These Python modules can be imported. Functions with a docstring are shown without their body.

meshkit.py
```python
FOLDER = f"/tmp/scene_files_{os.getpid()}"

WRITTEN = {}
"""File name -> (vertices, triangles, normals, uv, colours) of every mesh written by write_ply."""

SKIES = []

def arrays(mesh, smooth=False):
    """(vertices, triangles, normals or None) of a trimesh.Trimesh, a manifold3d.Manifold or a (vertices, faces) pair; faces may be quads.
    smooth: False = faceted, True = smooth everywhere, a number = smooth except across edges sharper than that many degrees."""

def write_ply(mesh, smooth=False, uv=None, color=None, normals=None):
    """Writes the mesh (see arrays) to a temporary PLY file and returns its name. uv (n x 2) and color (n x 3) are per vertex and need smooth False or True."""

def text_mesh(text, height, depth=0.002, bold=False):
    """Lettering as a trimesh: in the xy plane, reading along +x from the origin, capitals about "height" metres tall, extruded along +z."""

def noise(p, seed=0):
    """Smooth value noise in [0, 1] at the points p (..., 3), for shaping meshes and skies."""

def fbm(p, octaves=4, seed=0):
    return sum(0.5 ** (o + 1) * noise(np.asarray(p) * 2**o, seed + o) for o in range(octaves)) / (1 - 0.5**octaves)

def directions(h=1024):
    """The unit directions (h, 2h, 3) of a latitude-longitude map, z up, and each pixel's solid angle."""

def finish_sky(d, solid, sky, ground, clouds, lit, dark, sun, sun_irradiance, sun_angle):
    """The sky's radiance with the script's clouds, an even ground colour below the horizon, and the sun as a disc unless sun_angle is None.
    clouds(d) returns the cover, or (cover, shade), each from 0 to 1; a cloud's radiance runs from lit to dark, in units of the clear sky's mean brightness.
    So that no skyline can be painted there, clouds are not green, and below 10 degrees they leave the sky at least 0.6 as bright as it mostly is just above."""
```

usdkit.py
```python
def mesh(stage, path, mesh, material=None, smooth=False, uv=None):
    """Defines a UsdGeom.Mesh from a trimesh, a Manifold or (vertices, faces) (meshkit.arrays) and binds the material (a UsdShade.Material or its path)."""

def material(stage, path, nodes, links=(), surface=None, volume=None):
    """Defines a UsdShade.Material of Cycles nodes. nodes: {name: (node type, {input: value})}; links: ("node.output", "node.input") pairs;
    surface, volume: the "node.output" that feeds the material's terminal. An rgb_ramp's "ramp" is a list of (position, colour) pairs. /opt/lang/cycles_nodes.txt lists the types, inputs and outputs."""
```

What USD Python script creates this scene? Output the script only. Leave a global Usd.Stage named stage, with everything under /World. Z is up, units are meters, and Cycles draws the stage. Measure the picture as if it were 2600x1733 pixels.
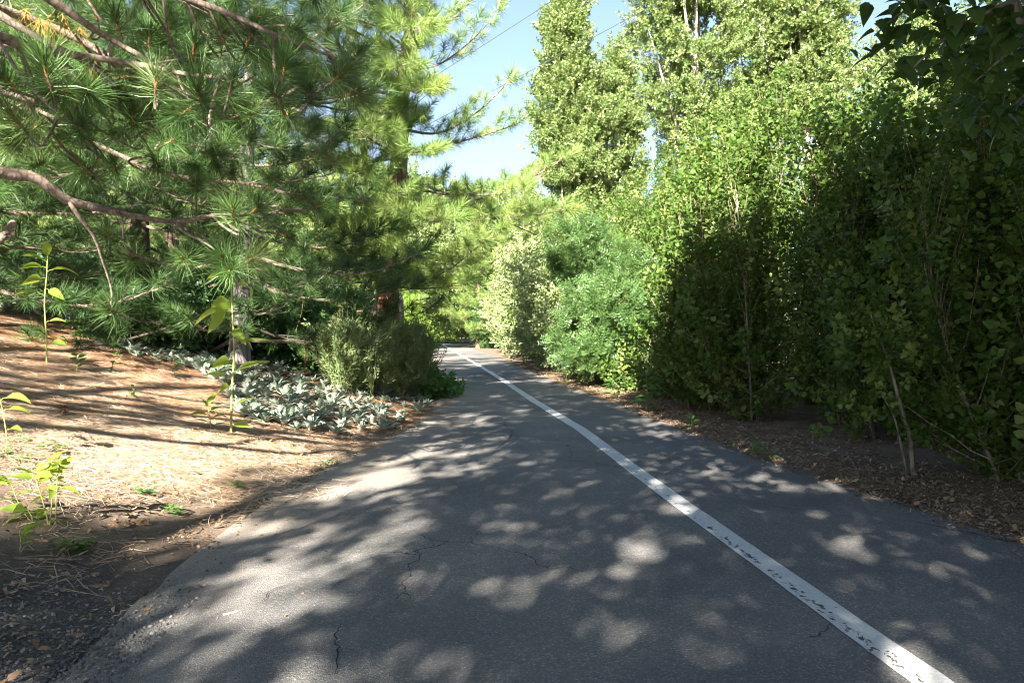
import math, numpy as np, usdkit, meshkit
from pxr import Usd, UsdGeom, UsdLux, UsdShade, Gf, Sdf, Vt

stage = Usd.Stage.CreateInMemory()
UsdGeom.SetStageUpAxis(stage, UsdGeom.Tokens.z)
UsdGeom.SetStageMetersPerUnit(stage, 1.0)
WORLD = UsdGeom.Xform.Define(stage, '/World').GetPrim()
stage.SetDefaultPrim(WORLD)

# ------------------------------------------------------------------ camera, sky, sun, exposure
EYE = 1.2
FPX, CXP, HOR = 2022.0, 1300.0, 836.0            # focal length and horizon of the photograph in its own pixels
cam = UsdGeom.Camera.Define(stage, '/World/camera')
cam.AddTranslateOp().Set(Gf.Vec3d(0, 0, EYE))
cam.AddRotateXOp().Set(90 - 0.86)
cam.CreateFocalLengthAttr(28.0); cam.CreateHorizontalApertureAttr(36.0)
cam.CreateVerticalApertureAttr(36.0 * 682 / 1024)
cam.CreateHorizontalApertureOffsetAttr(0.0); cam.CreateVerticalApertureOffsetAttr(0.0)
cam.CreateClippingRangeAttr(Gf.Vec2f(0.05, 3000))
cam.CreateExposureAttr(2.78)

SUN_EL, SUN_AZ = math.radians(29.0), math.radians(15.0)     # the sun stands behind the camera, a little to the left
SUN = np.array([-math.sin(SUN_AZ) * math.cos(SUN_EL), -math.cos(SUN_AZ) * math.cos(SUN_EL), math.sin(SUN_EL)])
sun = UsdLux.DistantLight.Define(stage, '/World/sun')
sun.CreateIntensityAttr(1.25); sun.CreateAngleAttr(0.5); sun.CreateNormalizeAttr(True)
sun.CreateColorAttr(Gf.Vec3f(1.0, 0.93, 0.82))
sun.AddRotateZOp().Set(-math.degrees(SUN_AZ)); sun.AddRotateXOp().Set(90 - math.degrees(SUN_EL))
UsdGeom.Scope.Define(stage, '/World/Looks')
sky_mat = usdkit.material(stage, '/World/Looks/sky', {
    's': ('sky_texture', {'sky_type': 'single_scattering', 'sun_disc': False, 'sun_elevation': SUN_EL, 'sun_rotation': math.atan2(SUN[0], SUN[1]),
                          'altitude': 1400.0, 'air_density': 1.0, 'aerosol_density': 1.9, 'ozone_density': 1.0}),
    'tc': ('texture_coordinate', {}), 'sx': ('separate_xyz', {}), 'mr': ('map_range', {'range_type': 'smoothstep', 'from_min': 0.0, 'from_max': 0.6, 'to_min': 0.5, 'to_max': 0.0, 'clamp': True}), 'hz': ('mix', {'mix_type': 'mix', 'color2': (2.1, 2.3, 2.6)}),
    'b': ('background_shader', {'strength': 0.05})}, [('tc.generated', 'sx.vector'), ('sx.z', 'mr.value'), ('mr.result', 'hz.fac'), ('s.color', 'hz.color1'), ('hz.color', 'b.color')], surface='b.background')
sky = UsdLux.DomeLight.Define(stage, '/World/sky')
UsdShade.MaterialBindingAPI.Apply(sky.GetPrim()).Bind(sky_mat)
sky.GetPrim().SetCustomDataByKey('kind', 'structure')

# ------------------------------------------------------------------ helpers
used = {}
def path_for(name, parent=None):
    base = (str(parent.GetPath()) if parent is not None else '/World') + '/' + name
    n = used.get(base, 0); used[base] = n + 1
    return base if n == 0 else f'{base}_{n:03d}'
def tag(p, label=None, cat=None, group=None, kind=None):
    p = p.GetPrim() if hasattr(p, 'GetPrim') else p
    for k, v in (('label', label), ('category', cat), ('group', group), ('kind', kind)):
        if v: p.SetCustomDataByKey(k, v)
    return p
def thing(name, label, cat, group=None, loc=(0, 0, 0), rz=0.0, sc=1.0):
    x = UsdGeom.Xform.Define(stage, path_for(name))
    x.AddTranslateOp().Set(Gf.Vec3d(*map(float, loc)))
    if rz: x.AddRotateZOp().Set(math.degrees(rz))
    if sc != 1.0: x.AddScaleOp().Set(Gf.Vec3f(sc, sc, sc))
    return tag(x, label, cat, group)
def obj(name, m, mat, parent=None, smooth=False):
    return usdkit.mesh(stage, path_for(name, parent), m, mat, smooth=smooth).GetPrim()

class MB:
    """collects vertices and triangles"""
    def __init__(s): s.v, s.f, s.n = [], [], 0
    def add(s, v, f):
        v = np.asarray(v, float); f = np.asarray(f, int)
        if len(v) == 0: return s
        s.v.append(v); s.f.append(f + s.n); s.n += len(v); return s
    def get(s): return np.vstack(s.v), np.vstack(s.f)
    def __bool__(s): return s.n > 0

def unit(a):
    a = np.asarray(a, float); return a / np.maximum(np.linalg.norm(a, axis=-1, keepdims=True), 1e-9)
def tube(pts, rad, sides=6, rough=0.0, seed=0):
    pts = np.asarray(pts, float); n = len(pts); rad = np.broadcast_to(np.asarray(rad, float), (n,))
    t = unit(np.gradient(pts, axis=0))
    ref = np.array([0.31, 0.17, 0.93]) if abs(t[:, 2]).mean() < 0.8 else np.array([0.9, 0.3, 0.1])
    a = unit(np.cross(t, ref)); b = np.cross(t, a)
    ang = np.arange(sides) / sides * 2 * np.pi
    r = rad[:, None] * np.ones((1, sides))
    if rough: r = r * (1 + rough * (np.random.default_rng(seed).random((n, sides)) - 0.5) * 2)
    v = pts[:, None] + r[..., None] * (np.cos(ang)[None, :, None] * a[:, None] + np.sin(ang)[None, :, None] * b[:, None])
    v = v.reshape(-1, 3); i = np.arange(n - 1)[:, None] * sides; k = np.arange(sides)[None]; k2 = (k + 1) % sides
    q = np.stack([i + k, i + k2, i + sides + k2, i + sides + k], -1).reshape(-1, 4)
    f = np.vstack([q[:, [0, 1, 2]], q[:, [0, 2, 3]]])
    v = np.vstack([v, pts[-1:] + t[-1:] * rad[-1]]); e = (n - 1) * sides
    f = np.vstack([f, np.stack([e + np.arange(sides), e + (np.arange(sides) + 1) % sides, np.full(sides, len(v) - 1)], 1)])
    return v, f
def smooth_line(pts, m=6):
    pts = np.asarray(pts, float)
    if len(pts) < 3:
        s = np.linspace(0, 1, m)[:, None]; return pts[0] * (1 - s) + pts[-1] * s
    p = np.vstack([2 * pts[0] - pts[1], pts, 2 * pts[-1] - pts[-2]]); out = []
    for i in range(1, len(p) - 2):
        t = np.linspace(0, 1, m, endpoint=False)[:, None]
        out.append(0.5 * (2 * p[i] + (p[i + 1] - p[i - 1]) * t + (2 * p[i - 1] - 5 * p[i] + 4 * p[i + 1] - p[i + 2]) * t**2 + (3 * p[i] - p[i - 1] - 3 * p[i + 1] + p[i + 2]) * t**3))
    return np.vstack(out + [pts[-1:]])
def frame(d, roll):
    """rotation matrices (n,3,3), columns x,y,z with z along d"""
    d = unit(d); ref = np.where(np.abs(d[:, 2:3]) < 0.95, np.array([[0, 0, 1.0]]), np.array([[1.0, 0, 0]]))
    x = unit(np.cross(ref, d)); y = np.cross(d, x)
    c, s = np.cos(roll)[:, None], np.sin(roll)[:, None]
    return np.stack([c * x + s * y, -s * x + c * y, d], -1)
def quats(R):
    """(n,3,3) -> list of Gf.Quath"""
    from scipy.spatial.transform import Rotation
    q = Rotation.from_matrix(R).as_quat()
    return Vt.QuathArray([Gf.Quath(float(w), float(x), float(y), float(z)) for x, y, z, w in q])
def scatter(name, parent, protos, mat, pos, R, sc, seed=0, kind='stuff'):
    """protos: list of (v,f) or list of (v,f,mat)"""
    p = path_for(name, parent); pi = UsdGeom.PointInstancer.Define(stage, p); targets = []
    for i, pr in enumerate(protos):
        usdkit.mesh(stage, f'{p}/form_{i}', (pr[0], pr[1]), pr[2] if len(pr) > 2 else mat)
        targets.append(Sdf.Path(f'{p}/form_{i}'))
    pi.CreatePrototypesRel().SetTargets(targets)
    n = len(pos); idx = np.random.default_rng(seed).integers(0, len(protos), n)
    pi.CreateProtoIndicesAttr(Vt.IntArray.FromNumpy(idx.astype(np.int32)))
    pi.CreatePositionsAttr(Vt.Vec3fArray.FromNumpy(np.asarray(pos, np.float32)))
    pi.CreateOrientationsAttr(quats(R))
    sc = np.broadcast_to(np.asarray(sc, float), (n,))
    pi.CreateScalesAttr(Vt.Vec3fArray.FromNumpy(np.repeat(sc[:, None], 3, 1).astype(np.float32)))
    return tag(pi, kind=kind)

# ------------------------------------------------------------------ where the path and the ground lie (from the photograph, on a plane at z = 0)
LINE = np.array([(-6, 1.62), (0, 1.50), (2.7, 1.41), (4.11, 1.27), (6.39, 1.06), (9.59, .81), (13.0, .39), (19.3, -.28), (26.4, -1.11), (41, -2.84), (60.6, -5.2), (75, -8.5), (95, -17)])
REDGE = np.array([(-6, 3.9), (0, 3.5), (4.38, 2.82), (7.49, 2.27), (9.09, 2.05), (11.55, 1.80), (17.7, 1.09), (26, 0.15), (39.8, -1.32), (60, -3.75), (75, -6.9), (95, -15)])
LEDGE = np.array([(-6, -1.5), (2.8, -1.55), (4.3, -1.68), (5.6, -1.66), (7.4, -1.5), (8.5, -1.30), (11.6, -1.15), (15.8, -1.36), (20, -1.75), (26.4, -2.55), (41, -4.25), (60, -6.6), (75, -10), (95, -19)])
def along(tab, y): return np.interp(y, tab[:, 0], tab[:, 1])
def fb(x, y, s, o=3, seed=0):
    return meshkit.fbm(np.stack([np.asarray(x) * s, np.asarray(y) * s, np.zeros_like(np.asarray(x, float)) + 0.37], -1), o, seed) - 0.5
def Z(x, y):
    x = np.asarray(x, float); y = np.asarray(y, float)
    s = along(LEDGE, y) - 0.25 - x
    up = 0.34 * np.maximum(s, 0)**1.35 / (np.maximum(s, 0)**0.35 + 0.35)
    up = 3.3 * (1 - np.exp(-up / 3.3)) * np.where(y > 30, np.maximum(0, 1 - (y - 30) / 40), 1)
    r = x - along(REDGE, y)
    side = np.clip(np.maximum(s + 0.25, r) / 0.35, 0, 1)
    bumps = (fb(x, y, 1.3, 3, 1) * 0.11 + fb(x, y, 6, 2, 5) * 0.025) * side
    return up + bumps + 0.012 * side
def at(u, v, d):
    """the point of the place that the photograph shows at its pixel u, v, d metres ahead"""
    return np.array([(u - CXP) / FPX * d, d, EYE - (v - HOR) / FPX * d])
def gr(u, v):
    """where the ground shows at pixel u, v"""
    d = np.exp(np.linspace(math.log(2.0), math.log(120), 900))
    x = (u - CXP) / FPX * d; z = EYE - (v - HOR) / FPX * d
    below = np.nonzero(z <= Z(x, d))[0]
    k = below[0] if len(below) else len(d) - 1
    return np.array([x[k], d[k], float(Z(x[k], d[k]))])

# ------------------------------------------------------------------ materials
def leaf_mat(name, a, b, trans, rough=0.45, spec=0.4, tw=0.35, c=None):
    ramp = [(0.0, a), (0.75, b), (1.0, c or b)]
    return usdkit.material(stage, '/World/Looks/' + name, {
        'g': ('geometry', {}), 'o': ('object_info', {}),
        'm': ('math', {'math_type': 'add'}), 'fr': ('math', {'math_type': 'fraction'}),
        'r': ('rgb_ramp', {'ramp': ramp}),
        'p': ('principled_bsdf', {'roughness': rough, 'specular_ior_level': spec}),
        't': ('translucent_bsdf', {'color': trans}), 'x': ('mix_closure', {'fac': tw})},
        [('g.random_per_island', 'm.value1'), ('o.random', 'm.value2'), ('m.value', 'fr.value1'), ('fr.value', 'r.fac'), ('r.color', 'p.base_color'),
         ('p.BSDF', 'x.closure1'), ('t.BSDF', 'x.closure2')], surface='x.closure')
def bark_mat(name, a, b, scale=14.0, stretch=0.2, bump=0.6):
    return usdkit.material(stage, '/World/Looks/' + name, {
        'g': ('geometry', {}), 'mp': ('mapping', {'scale': (1, 1, stretch)}),
        'n': ('noise_texture', {'scale': scale, 'detail': 5.0, 'roughness': 0.65}), 'v': ('voronoi_texture', {'scale': scale * 1.3, 'feature': 'distance_to_edge'}),
        'r': ('rgb_ramp', {'ramp': [(0.3, a), (0.7, b)]}), 'r2': ('rgb_ramp', {'ramp': [(0.0, (.35, .35, .35)), (0.18, (1, 1, 1))]}),
        'mm': ('mix', {'mix_type': 'multiply', 'fac': 0.8}),
        'b': ('bump', {'strength': bump, 'distance': 0.02}), 'p': ('principled_bsdf', {'roughness': 0.85, 'specular_ior_level': 0.2})},
        [('g.position', 'mp.vector'), ('mp.vector', 'n.vector'), ('mp.vector', 'v.vector'), ('n.fac', 'r.fac'), ('v.distance', 'r2.fac'),
         ('r.color', 'mm.color1'), ('r2.color', 'mm.color2'), ('mm.color', 'p.base_color'), ('n.fac', 'b.height'), ('b.normal', 'p.normal')], surface='p.BSDF')
def plain(name, col, rough=0.7, spec=0.3, var=0.25, scale=20.0):
    return usdkit.material(stage, '/World/Looks/' + name, {
        'g': ('geometry', {}), 'n': ('noise_texture', {'scale': scale, 'detail': 3.0}),
        'r': ('rgb_ramp', {'ramp': [(0.25, tuple(c * (1 - var) for c in col)), (0.75, tuple(min(1, c * (1 + var)) for c in col))]}),
        'p': ('principled_bsdf', {'roughness': rough, 'specular_ior_level': spec})},
        [('g.position', 'n.vector'), ('n.fac', 'r.fac'), ('r.color', 'p.base_color')], surface='p.BSDF')

M = {}
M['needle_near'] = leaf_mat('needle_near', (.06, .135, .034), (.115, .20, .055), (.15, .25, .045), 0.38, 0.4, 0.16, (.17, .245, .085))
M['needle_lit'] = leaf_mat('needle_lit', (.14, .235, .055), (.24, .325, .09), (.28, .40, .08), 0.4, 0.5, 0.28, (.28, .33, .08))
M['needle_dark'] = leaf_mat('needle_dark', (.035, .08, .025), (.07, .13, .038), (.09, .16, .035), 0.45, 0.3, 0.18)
M['needle_dead'] = leaf_mat('needle_dead', (.34, .19, .05), (.45, .28, .07), (.4, .22, .05), 0.6, 0.3, 0.2)
M['candle'] = plain('candle', (.42, .20, .09), 0.7, 0.2, 0.4, 60)
M['poplar'] = leaf_mat('poplar_leaf', (.038, .082, .013), (.082, .138, .026), (.21, .29, .03), 0.46, 0.2, 0.24, (.20, .245, .075))
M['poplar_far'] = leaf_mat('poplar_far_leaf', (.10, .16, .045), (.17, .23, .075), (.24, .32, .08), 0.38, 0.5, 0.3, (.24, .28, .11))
M['pale'] = leaf_mat('pale_leaf', (.15, .21, .07), (.25, .30, .13), (.28, .36, .10), 0.42, 0.45, 0.28, (.36, .38, .18))
M['locust'] = leaf_mat('locust_leaf', (.05, .11, .03), (.095, .165, .048), (.15, .26, .045), 0.4, 0.5, 0.3)
M['bush'] = leaf_mat('bush_leaf', (.12, .22, .03), (.20, .31, .05), (.32, .45, .05), 0.45, 0.4, 0.35, (.26, .34, .06))
M['under'] = leaf_mat('understorey_leaf', (.03, .085, .025), (.06, .13, .04), (.08, .17, .03), 0.35, 0.5, 0.25)
M['shade'] = leaf_mat('cottonwood_leaf', (.04, .09, .02), (.07, .13, .032), (.13, .22, .04), 0.45, 0.25, 0.22)
M['sapling'] = leaf_mat('sapling_leaf', (.17, .27, .04), (.26, .36, .055), (.40, .50, .06), 0.42, 0.45, 0.4)
M['weed'] = leaf_mat('weed_leaf', (.19, .32, .04), (.30, .42, .06), (.46, .58, .07), 0.4, 0.45, 0.4)
M['green'] = leaf_mat('seedling_leaf', (.06, .16, .035), (.10, .22, .05), (.18, .34, .05), 0.4, 0.5, 0.3)
M['stem'] = plain('green_stem', (.30, .32, .09), 0.55, 0.4, 0.25, 30)
M['straw'] = leaf_mat('pine_straw', (.40, .275, .17), (.58, .455, .33), (.4, .28, .16), 0.5, 0.3, 0.1, (.74, .65, .53))
M['straw_red'] = leaf_mat('red_straw', (.22, .10, .045), (.36, .19, .085), (.3, .15, .06), 0.6, 0.3, 0.1)
M['litter'] = leaf_mat('leaf_litter', (.16, .10, .06), (.30, .21, .13), (.2, .12, .06), 0.7, 0.25, 0.08, (.45, .36, .25))
M['chip'] = bark_mat('bark_chip', (.22, .13, .08), (.45, .31, .20), 40, 1.0)
M['yarrow'] = leaf_mat('yarrow_leaf', (.13, .20, .075), (.23, .29, .12), (.26, .34, .10), 0.6, 0.3, 0.28, (.36, .36, .18))
M['yarrow_head'] = plain('yarrow_head', (.40, .26, .11), 0.8, 0.2, 0.4, 80)
M['dry'] = leaf_mat('dry_grass', (.34, .25, .11), (.52, .41, .20), (.4, .3, .12), 0.6, 0.3, 0.2)
M['twig'] = bark_mat('twig', (.20, .15, .115), (.40, .32, .25), 25, 0.6, 0.4)
M['pine_branch'] = bark_mat('pine_branch', (.16, .12, .095), (.36, .285, .23), 22, 0.6, 0.4)
M['pine_bark'] = bark_mat('pine_bark', (.10, .07, .055), (.26, .18, .13), 9, 0.25, 1.0)
M['pine_bark_red'] = bark_mat('pine_bark_red', (.15, .095, .065), (.42, .22, .11), 7, 0.3, 1.0)
M['pine_bark_grey'] = bark_mat('pine_bark_grey', (.13, .115, .105), (.30, .275, .26), 10, 0.25, 1.0)
M['white_bark'] = bark_mat('white_bark', (.40, .37, .31), (.68, .64, .56), 5, 0.3, 0.5)
M['grey_bark'] = bark_mat('grey_bark', (.13, .12, .09), (.27, .25, .19), 12, 0.3, 0.6)
M['wire'] = plain('wire', (.05, .05, .055), 0.6, 0.3, 0.1)
M['stake'] = plain('stake', (.45, .45, .42), 0.5, 0.4, 0.1)
M['boulder'] = bark_mat('boulder', (.36, .29, .26), (.58, .49, .45), 5, 1.0, 0.8)
M['boulder_dark'] = bark_mat('boulder_dark', (.09, .105, .12), (.20, .22, .24), 5, 1.0, 0.8)
M['crack'] = plain('crack', (.04, .038, .036), 0.95, 0.1, 0.3)
M['fuzzy'] = usdkit.material(stage, '/World/Looks/fuzzy_leaf', {
    'g': ('geometry', {}), 'o': ('object_info', {}), 'm': ('math', {'math_type': 'add'}), 'fr': ('math', {'math_type': 'fraction'}),
    'r': ('rgb_ramp', {'ramp': [(0, (.16, .225, .15)), (0.6, (.255, .325, .235)), (1, (.37, .42, .33))]}),
    'n': ('noise_texture', {'scale': 160.0, 'detail': 2.0}), 'bm': ('bump', {'strength': 0.25, 'distance': 0.003}),
    'p': ('principled_bsdf', {'roughness': 0.9, 'specular_ior_level': 0.1, 'sheen_weight': 0.5, 'sheen_roughness': 0.5}),
    't': ('translucent_bsdf', {'color': (.36, .42, .28)}), 'x': ('mix_closure', {'fac': 0.12})},
    [('g.random_per_island', 'm.value1'), ('o.random', 'm.value2'), ('m.value', 'fr.value1'), ('fr.value', 'r.fac'), ('r.color', 'p.base_color'),
     ('g.position', 'n.vector'), ('n.fac', 'bm.height'), ('bm.normal', 'p.normal'), ('p.BSDF', 'x.closure1'), ('t.BSDF', 'x.closure2')], surface='x.closure')

# asphalt: aggregate in bitumen, worn and stained; dirt blown in from the left edge by a mesh attribute
M['asphalt'] = usdkit.material(stage, '/World/Looks/asphalt', {
    'g': ('geometry', {}),
    'v': ('voronoi_texture', {'scale': 150.0, 'feature': 'f1'}), 'v2': ('voronoi_texture', {'scale': 62.0, 'feature': 'f1'}),
    'sp': ('separate_color', {}), 'sp2': ('separate_color', {}),
    'r': ('rgb_ramp', {'ramp': [(0, (.135, .134, .133)), (.6, (.178, .175, .170)), (.85, (.215, .208, .20)), (.95, (.28, .265, .25)), (1, (.38, .365, .34))]}),
    'd': ('math', {'math_type': 'greater_than', 'value2': 0.90}), 'd1': ('math', {'math_type': 'less_than', 'value2': 0.34}), 'd2': ('math', {'math_type': 'multiply'}),
    'big': ('mix', {'mix_type': 'mix', 'color2': (.27, .255, .235)}),
    'n': ('noise_texture', {'scale': 0.9, 'detail': 5.0, 'roughness': 0.6}), 'nr': ('rgb_ramp', {'ramp': [(.3, (.74, .75, .78)), (.7, (1.18, 1.15, 1.10))]}),
    'mu': ('mix', {'mix_type': 'multiply', 'fac': 1.0}),
    'nw': ('noise_texture', {'scale': 0.28, 'detail': 3.0, 'distortion': 1.0}), 'nwr': ('rgb_ramp', {'ramp': [(.35, (.70, .71, .74)), (.5, (1.0, 1.0, 1.0)), (.65, (1.22, 1.2, 1.15))]}), 'mw': ('mix', {'mix_type': 'multiply', 'fac': 1.0}),
    'nd': ('noise_texture', {'scale': 3.5, 'detail': 5.0}), 'va': ('vector_math', {'math_type': 'multiply_add', 'vector2': (.35, .35, .35)}), 'vc': ('voronoi_texture', {'scale': 0.8, 'feature': 'distance_to_edge'}), 'cl': ('math', {'math_type': 'less_than', 'value2': 0.003}), 'ck': ('math', {'math_type': 'greater_than', 'value2': 0.54}), 'cm': ('math', {'math_type': 'multiply'}), 'cr': ('mix', {'mix_type': 'mix', 'color2': (.06, .058, .055)}),
    'a': ('attribute', {'attribute': 'dirt'}), 'n2': ('noise_texture', {'scale': 5.0, 'detail': 6.0, 'roughness': 0.7}), 'ad': ('math', {'math_type': 'multiply_add', 'value2': 0.9, 'value3': -0.45}), 'ad2': ('math', {'math_type': 'add', 'use_clamp': True}),
    'gt': ('math', {'math_type': 'multiply'}), 'dm': ('mix', {'mix_type': 'mix', 'color2': (.40, .325, .25)}),
    'h': ('math', {'math_type': 'multiply', 'value2': 1.0}), 'b': ('bump', {'strength': 0.55, 'distance': 0.006}),
    'p': ('principled_bsdf', {'roughness': 0.8, 'specular_ior_level': 0.35})},
    [('g.position', 'v.vector'), ('g.position', 'v2.vector'), ('g.position', 'n.vector'), ('g.position', 'n2.vector'),
     ('v.color', 'sp.color'), ('sp.r', 'r.fac'), ('v2.color', 'sp2.color'), ('sp2.r', 'd.value1'), ('v2.distance', 'd1.value1'), ('d.value', 'd2.value1'), ('d1.value', 'd2.value2'),
     ('d2.value', 'big.fac'), ('r.color', 'big.color1'), ('big.color', 'mu.color1'), ('n.fac', 'nr.fac'), ('nr.color', 'mu.color2'), ('g.position', 'nw.vector'), ('nw.fac', 'nwr.fac'), ('nwr.color', 'mw.color2'), ('mu.color', 'mw.color1'), ('g.position', 'nd.vector'), ('nd.color', 'va.vector1'), ('g.position', 'va.vector3'), ('va.vector', 'vc.vector'), ('vc.distance', 'cl.value1'), ('nw.fac', 'ck.value1'), ('cl.value', 'cm.value1'), ('ck.value', 'cm.value2'), ('cm.value', 'cr.fac'), ('mw.color', 'cr.color1'),
     ('n2.fac', 'ad.value1'), ('ad.value', 'ad2.value1'), ('a.fac', 'ad2.value2'), ('ad2.value', 'gt.value1'), ('a.fac', 'gt.value2'), ('gt.value', 'dm.fac'), ('cr.color', 'dm.color1'), ('dm.color', 'p.base_color'),
     ('v.distance', 'h.value1'), ('h.value', 'b.height'), ('b.normal', 'p.normal')], surface='p.BSDF')
# the painted line: chalky white, chipped through to the asphalt along its left side
M['paint'] = usdkit.material(stage, '/World/Looks/paint', {
    'g': ('geometry', {}), 'a': ('attribute', {'attribute': 'wear'}),
    'mp': ('mapping', {'scale': (1.0, 0.55, 1.0)}), 'n': ('noise_texture', {'scale': 42.0, 'detail': 4.0, 'roughness': 0.6, 'distortion': 0.6}), 'nb': ('noise_texture', {'scale': 2.2, 'detail': 3.0}),
    's1': ('math', {'math_type': 'multiply_add', 'value2': 0.20}), 's2': ('math', {'math_type': 'multiply_add', 'value2': 0.16}),
    'gt': ('math', {'math_type': 'greater_than', 'value2': 0.80}),
    'n3': ('noise_texture', {'scale': 70.0, 'detail': 4.0}), 'r': ('rgb_ramp', {'ramp': [(.3, (.52, .53, .53)), (.7, (.70, .70, .68))]}),
    'b': ('bump', {'strength': 0.4, 'distance': 0.004}), 'p': ('principled_bsdf', {'roughness': 0.75, 'specular_ior_level': 0.3}), 't': ('transparent_bsdf', {}), 'x': ('mix_closure', {})},
    [('g.position', 'mp.vector'), ('mp.vector', 'n.vector'), ('g.position', 'nb.vector'), ('g.position', 'n3.vector'), ('a.fac', 's1.value1'), ('n.fac', 's1.value3'), ('nb.fac', 's2.value1'), ('s1.value', 's2.value3'),
     ('s2.value', 'gt.value1'), ('n3.fac', 'r.fac'), ('r.color', 'p.base_color'), ('n3.fac', 'b.height'), ('b.normal', 'p.normal'), ('gt.value', 'x.fac'), ('p.BSDF', 'x.closure1'), ('t.BSDF', 'x.closure2')], surface='x.closure')
# ground: brown soil, needle duff and grit, mixed by mesh attributes
M['ground'] = usdkit.material(stage, '/World/Looks/ground', {
    'g': ('geometry', {}), 'as': ('attribute', {'attribute': 'duff'}), 'ag': ('attribute', {'attribute': 'grit'}),
    'n': ('noise_texture', {'scale': 3.0, 'detail': 8.0, 'roughness': 0.7}), 'n2': ('noise_texture', {'scale': 45.0, 'detail': 5.0, 'roughness': 0.7}),
    'r': ('rgb_ramp', {'ramp': [(.3, (.11, .08, .06)), (.7, (.25, .19, .14))]}),
    'r2': ('rgb_ramp', {'ramp': [(.3, (.25, .165, .105)), (.55, (.41, .305, .215)), (.75, (.58, .48, .37))]}),
    'w': ('math', {'math_type': 'multiply_add', 'value2': 0.8, 'value3': -0.4}), 'w2': ('math', {'math_type': 'add', 'use_clamp': True}), 'w3': ('math', {'math_type': 'multiply'}),
    'm1': ('mix', {}), 'v': ('voronoi_texture', {'scale': 75.0}), 'sp': ('separate_color', {}), 'r3': ('rgb_ramp', {'ramp': [(0, (.06, .058, .056)), (.7, (.10, .096, .09)), (1, (.17, .163, .15))]}), 'm2': ('mix', {}),
    'b': ('bump', {'strength': 0.7, 'distance': 0.02}), 'p': ('principled_bsdf', {'roughness': 0.95, 'specular_ior_level': 0.15})},
    [('g.position', 'n.vector'), ('g.position', 'n2.vector'), ('g.position', 'v.vector'), ('n.fac', 'r.fac'), ('n2.fac', 'r2.fac'), ('n.fac', 'w.value1'), ('w.value', 'w2.value1'), ('as.fac', 'w2.value2'), ('w2.value', 'w3.value1'), ('as.fac', 'w3.value2'), ('w3.value', 'm1.fac'),
     ('r.color', 'm1.color1'), ('r2.color', 'm1.color2'), ('v.color', 'sp.color'), ('sp.r', 'r3.fac'), ('m1.color', 'm2.color1'), ('r3.color', 'm2.color2'), ('ag.fac', 'm2.fac'), ('m2.color', 'p.base_color'),
     ('n2.fac', 'b.height'), ('b.normal', 'p.normal')], surface='p.BSDF')

def primvar(prim, name, a):
    UsdGeom.PrimvarsAPI(prim).CreatePrimvar(name, Sdf.ValueTypeNames.FloatArray, 'vertex').Set(Vt.FloatArray.FromNumpy(np.asarray(a, np.float32)))
def grid(x, y, z):
    n, m = x.shape; v = np.stack([x, y, z], -1).reshape(-1, 3)
    i = (np.arange(n - 1)[:, None] * m + np.arange(m - 1)[None]).ravel()
    return v, np.vstack([np.stack([i, i + 1, i + m + 1], 1), np.stack([i, i + m + 1, i + m], 1)])

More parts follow.
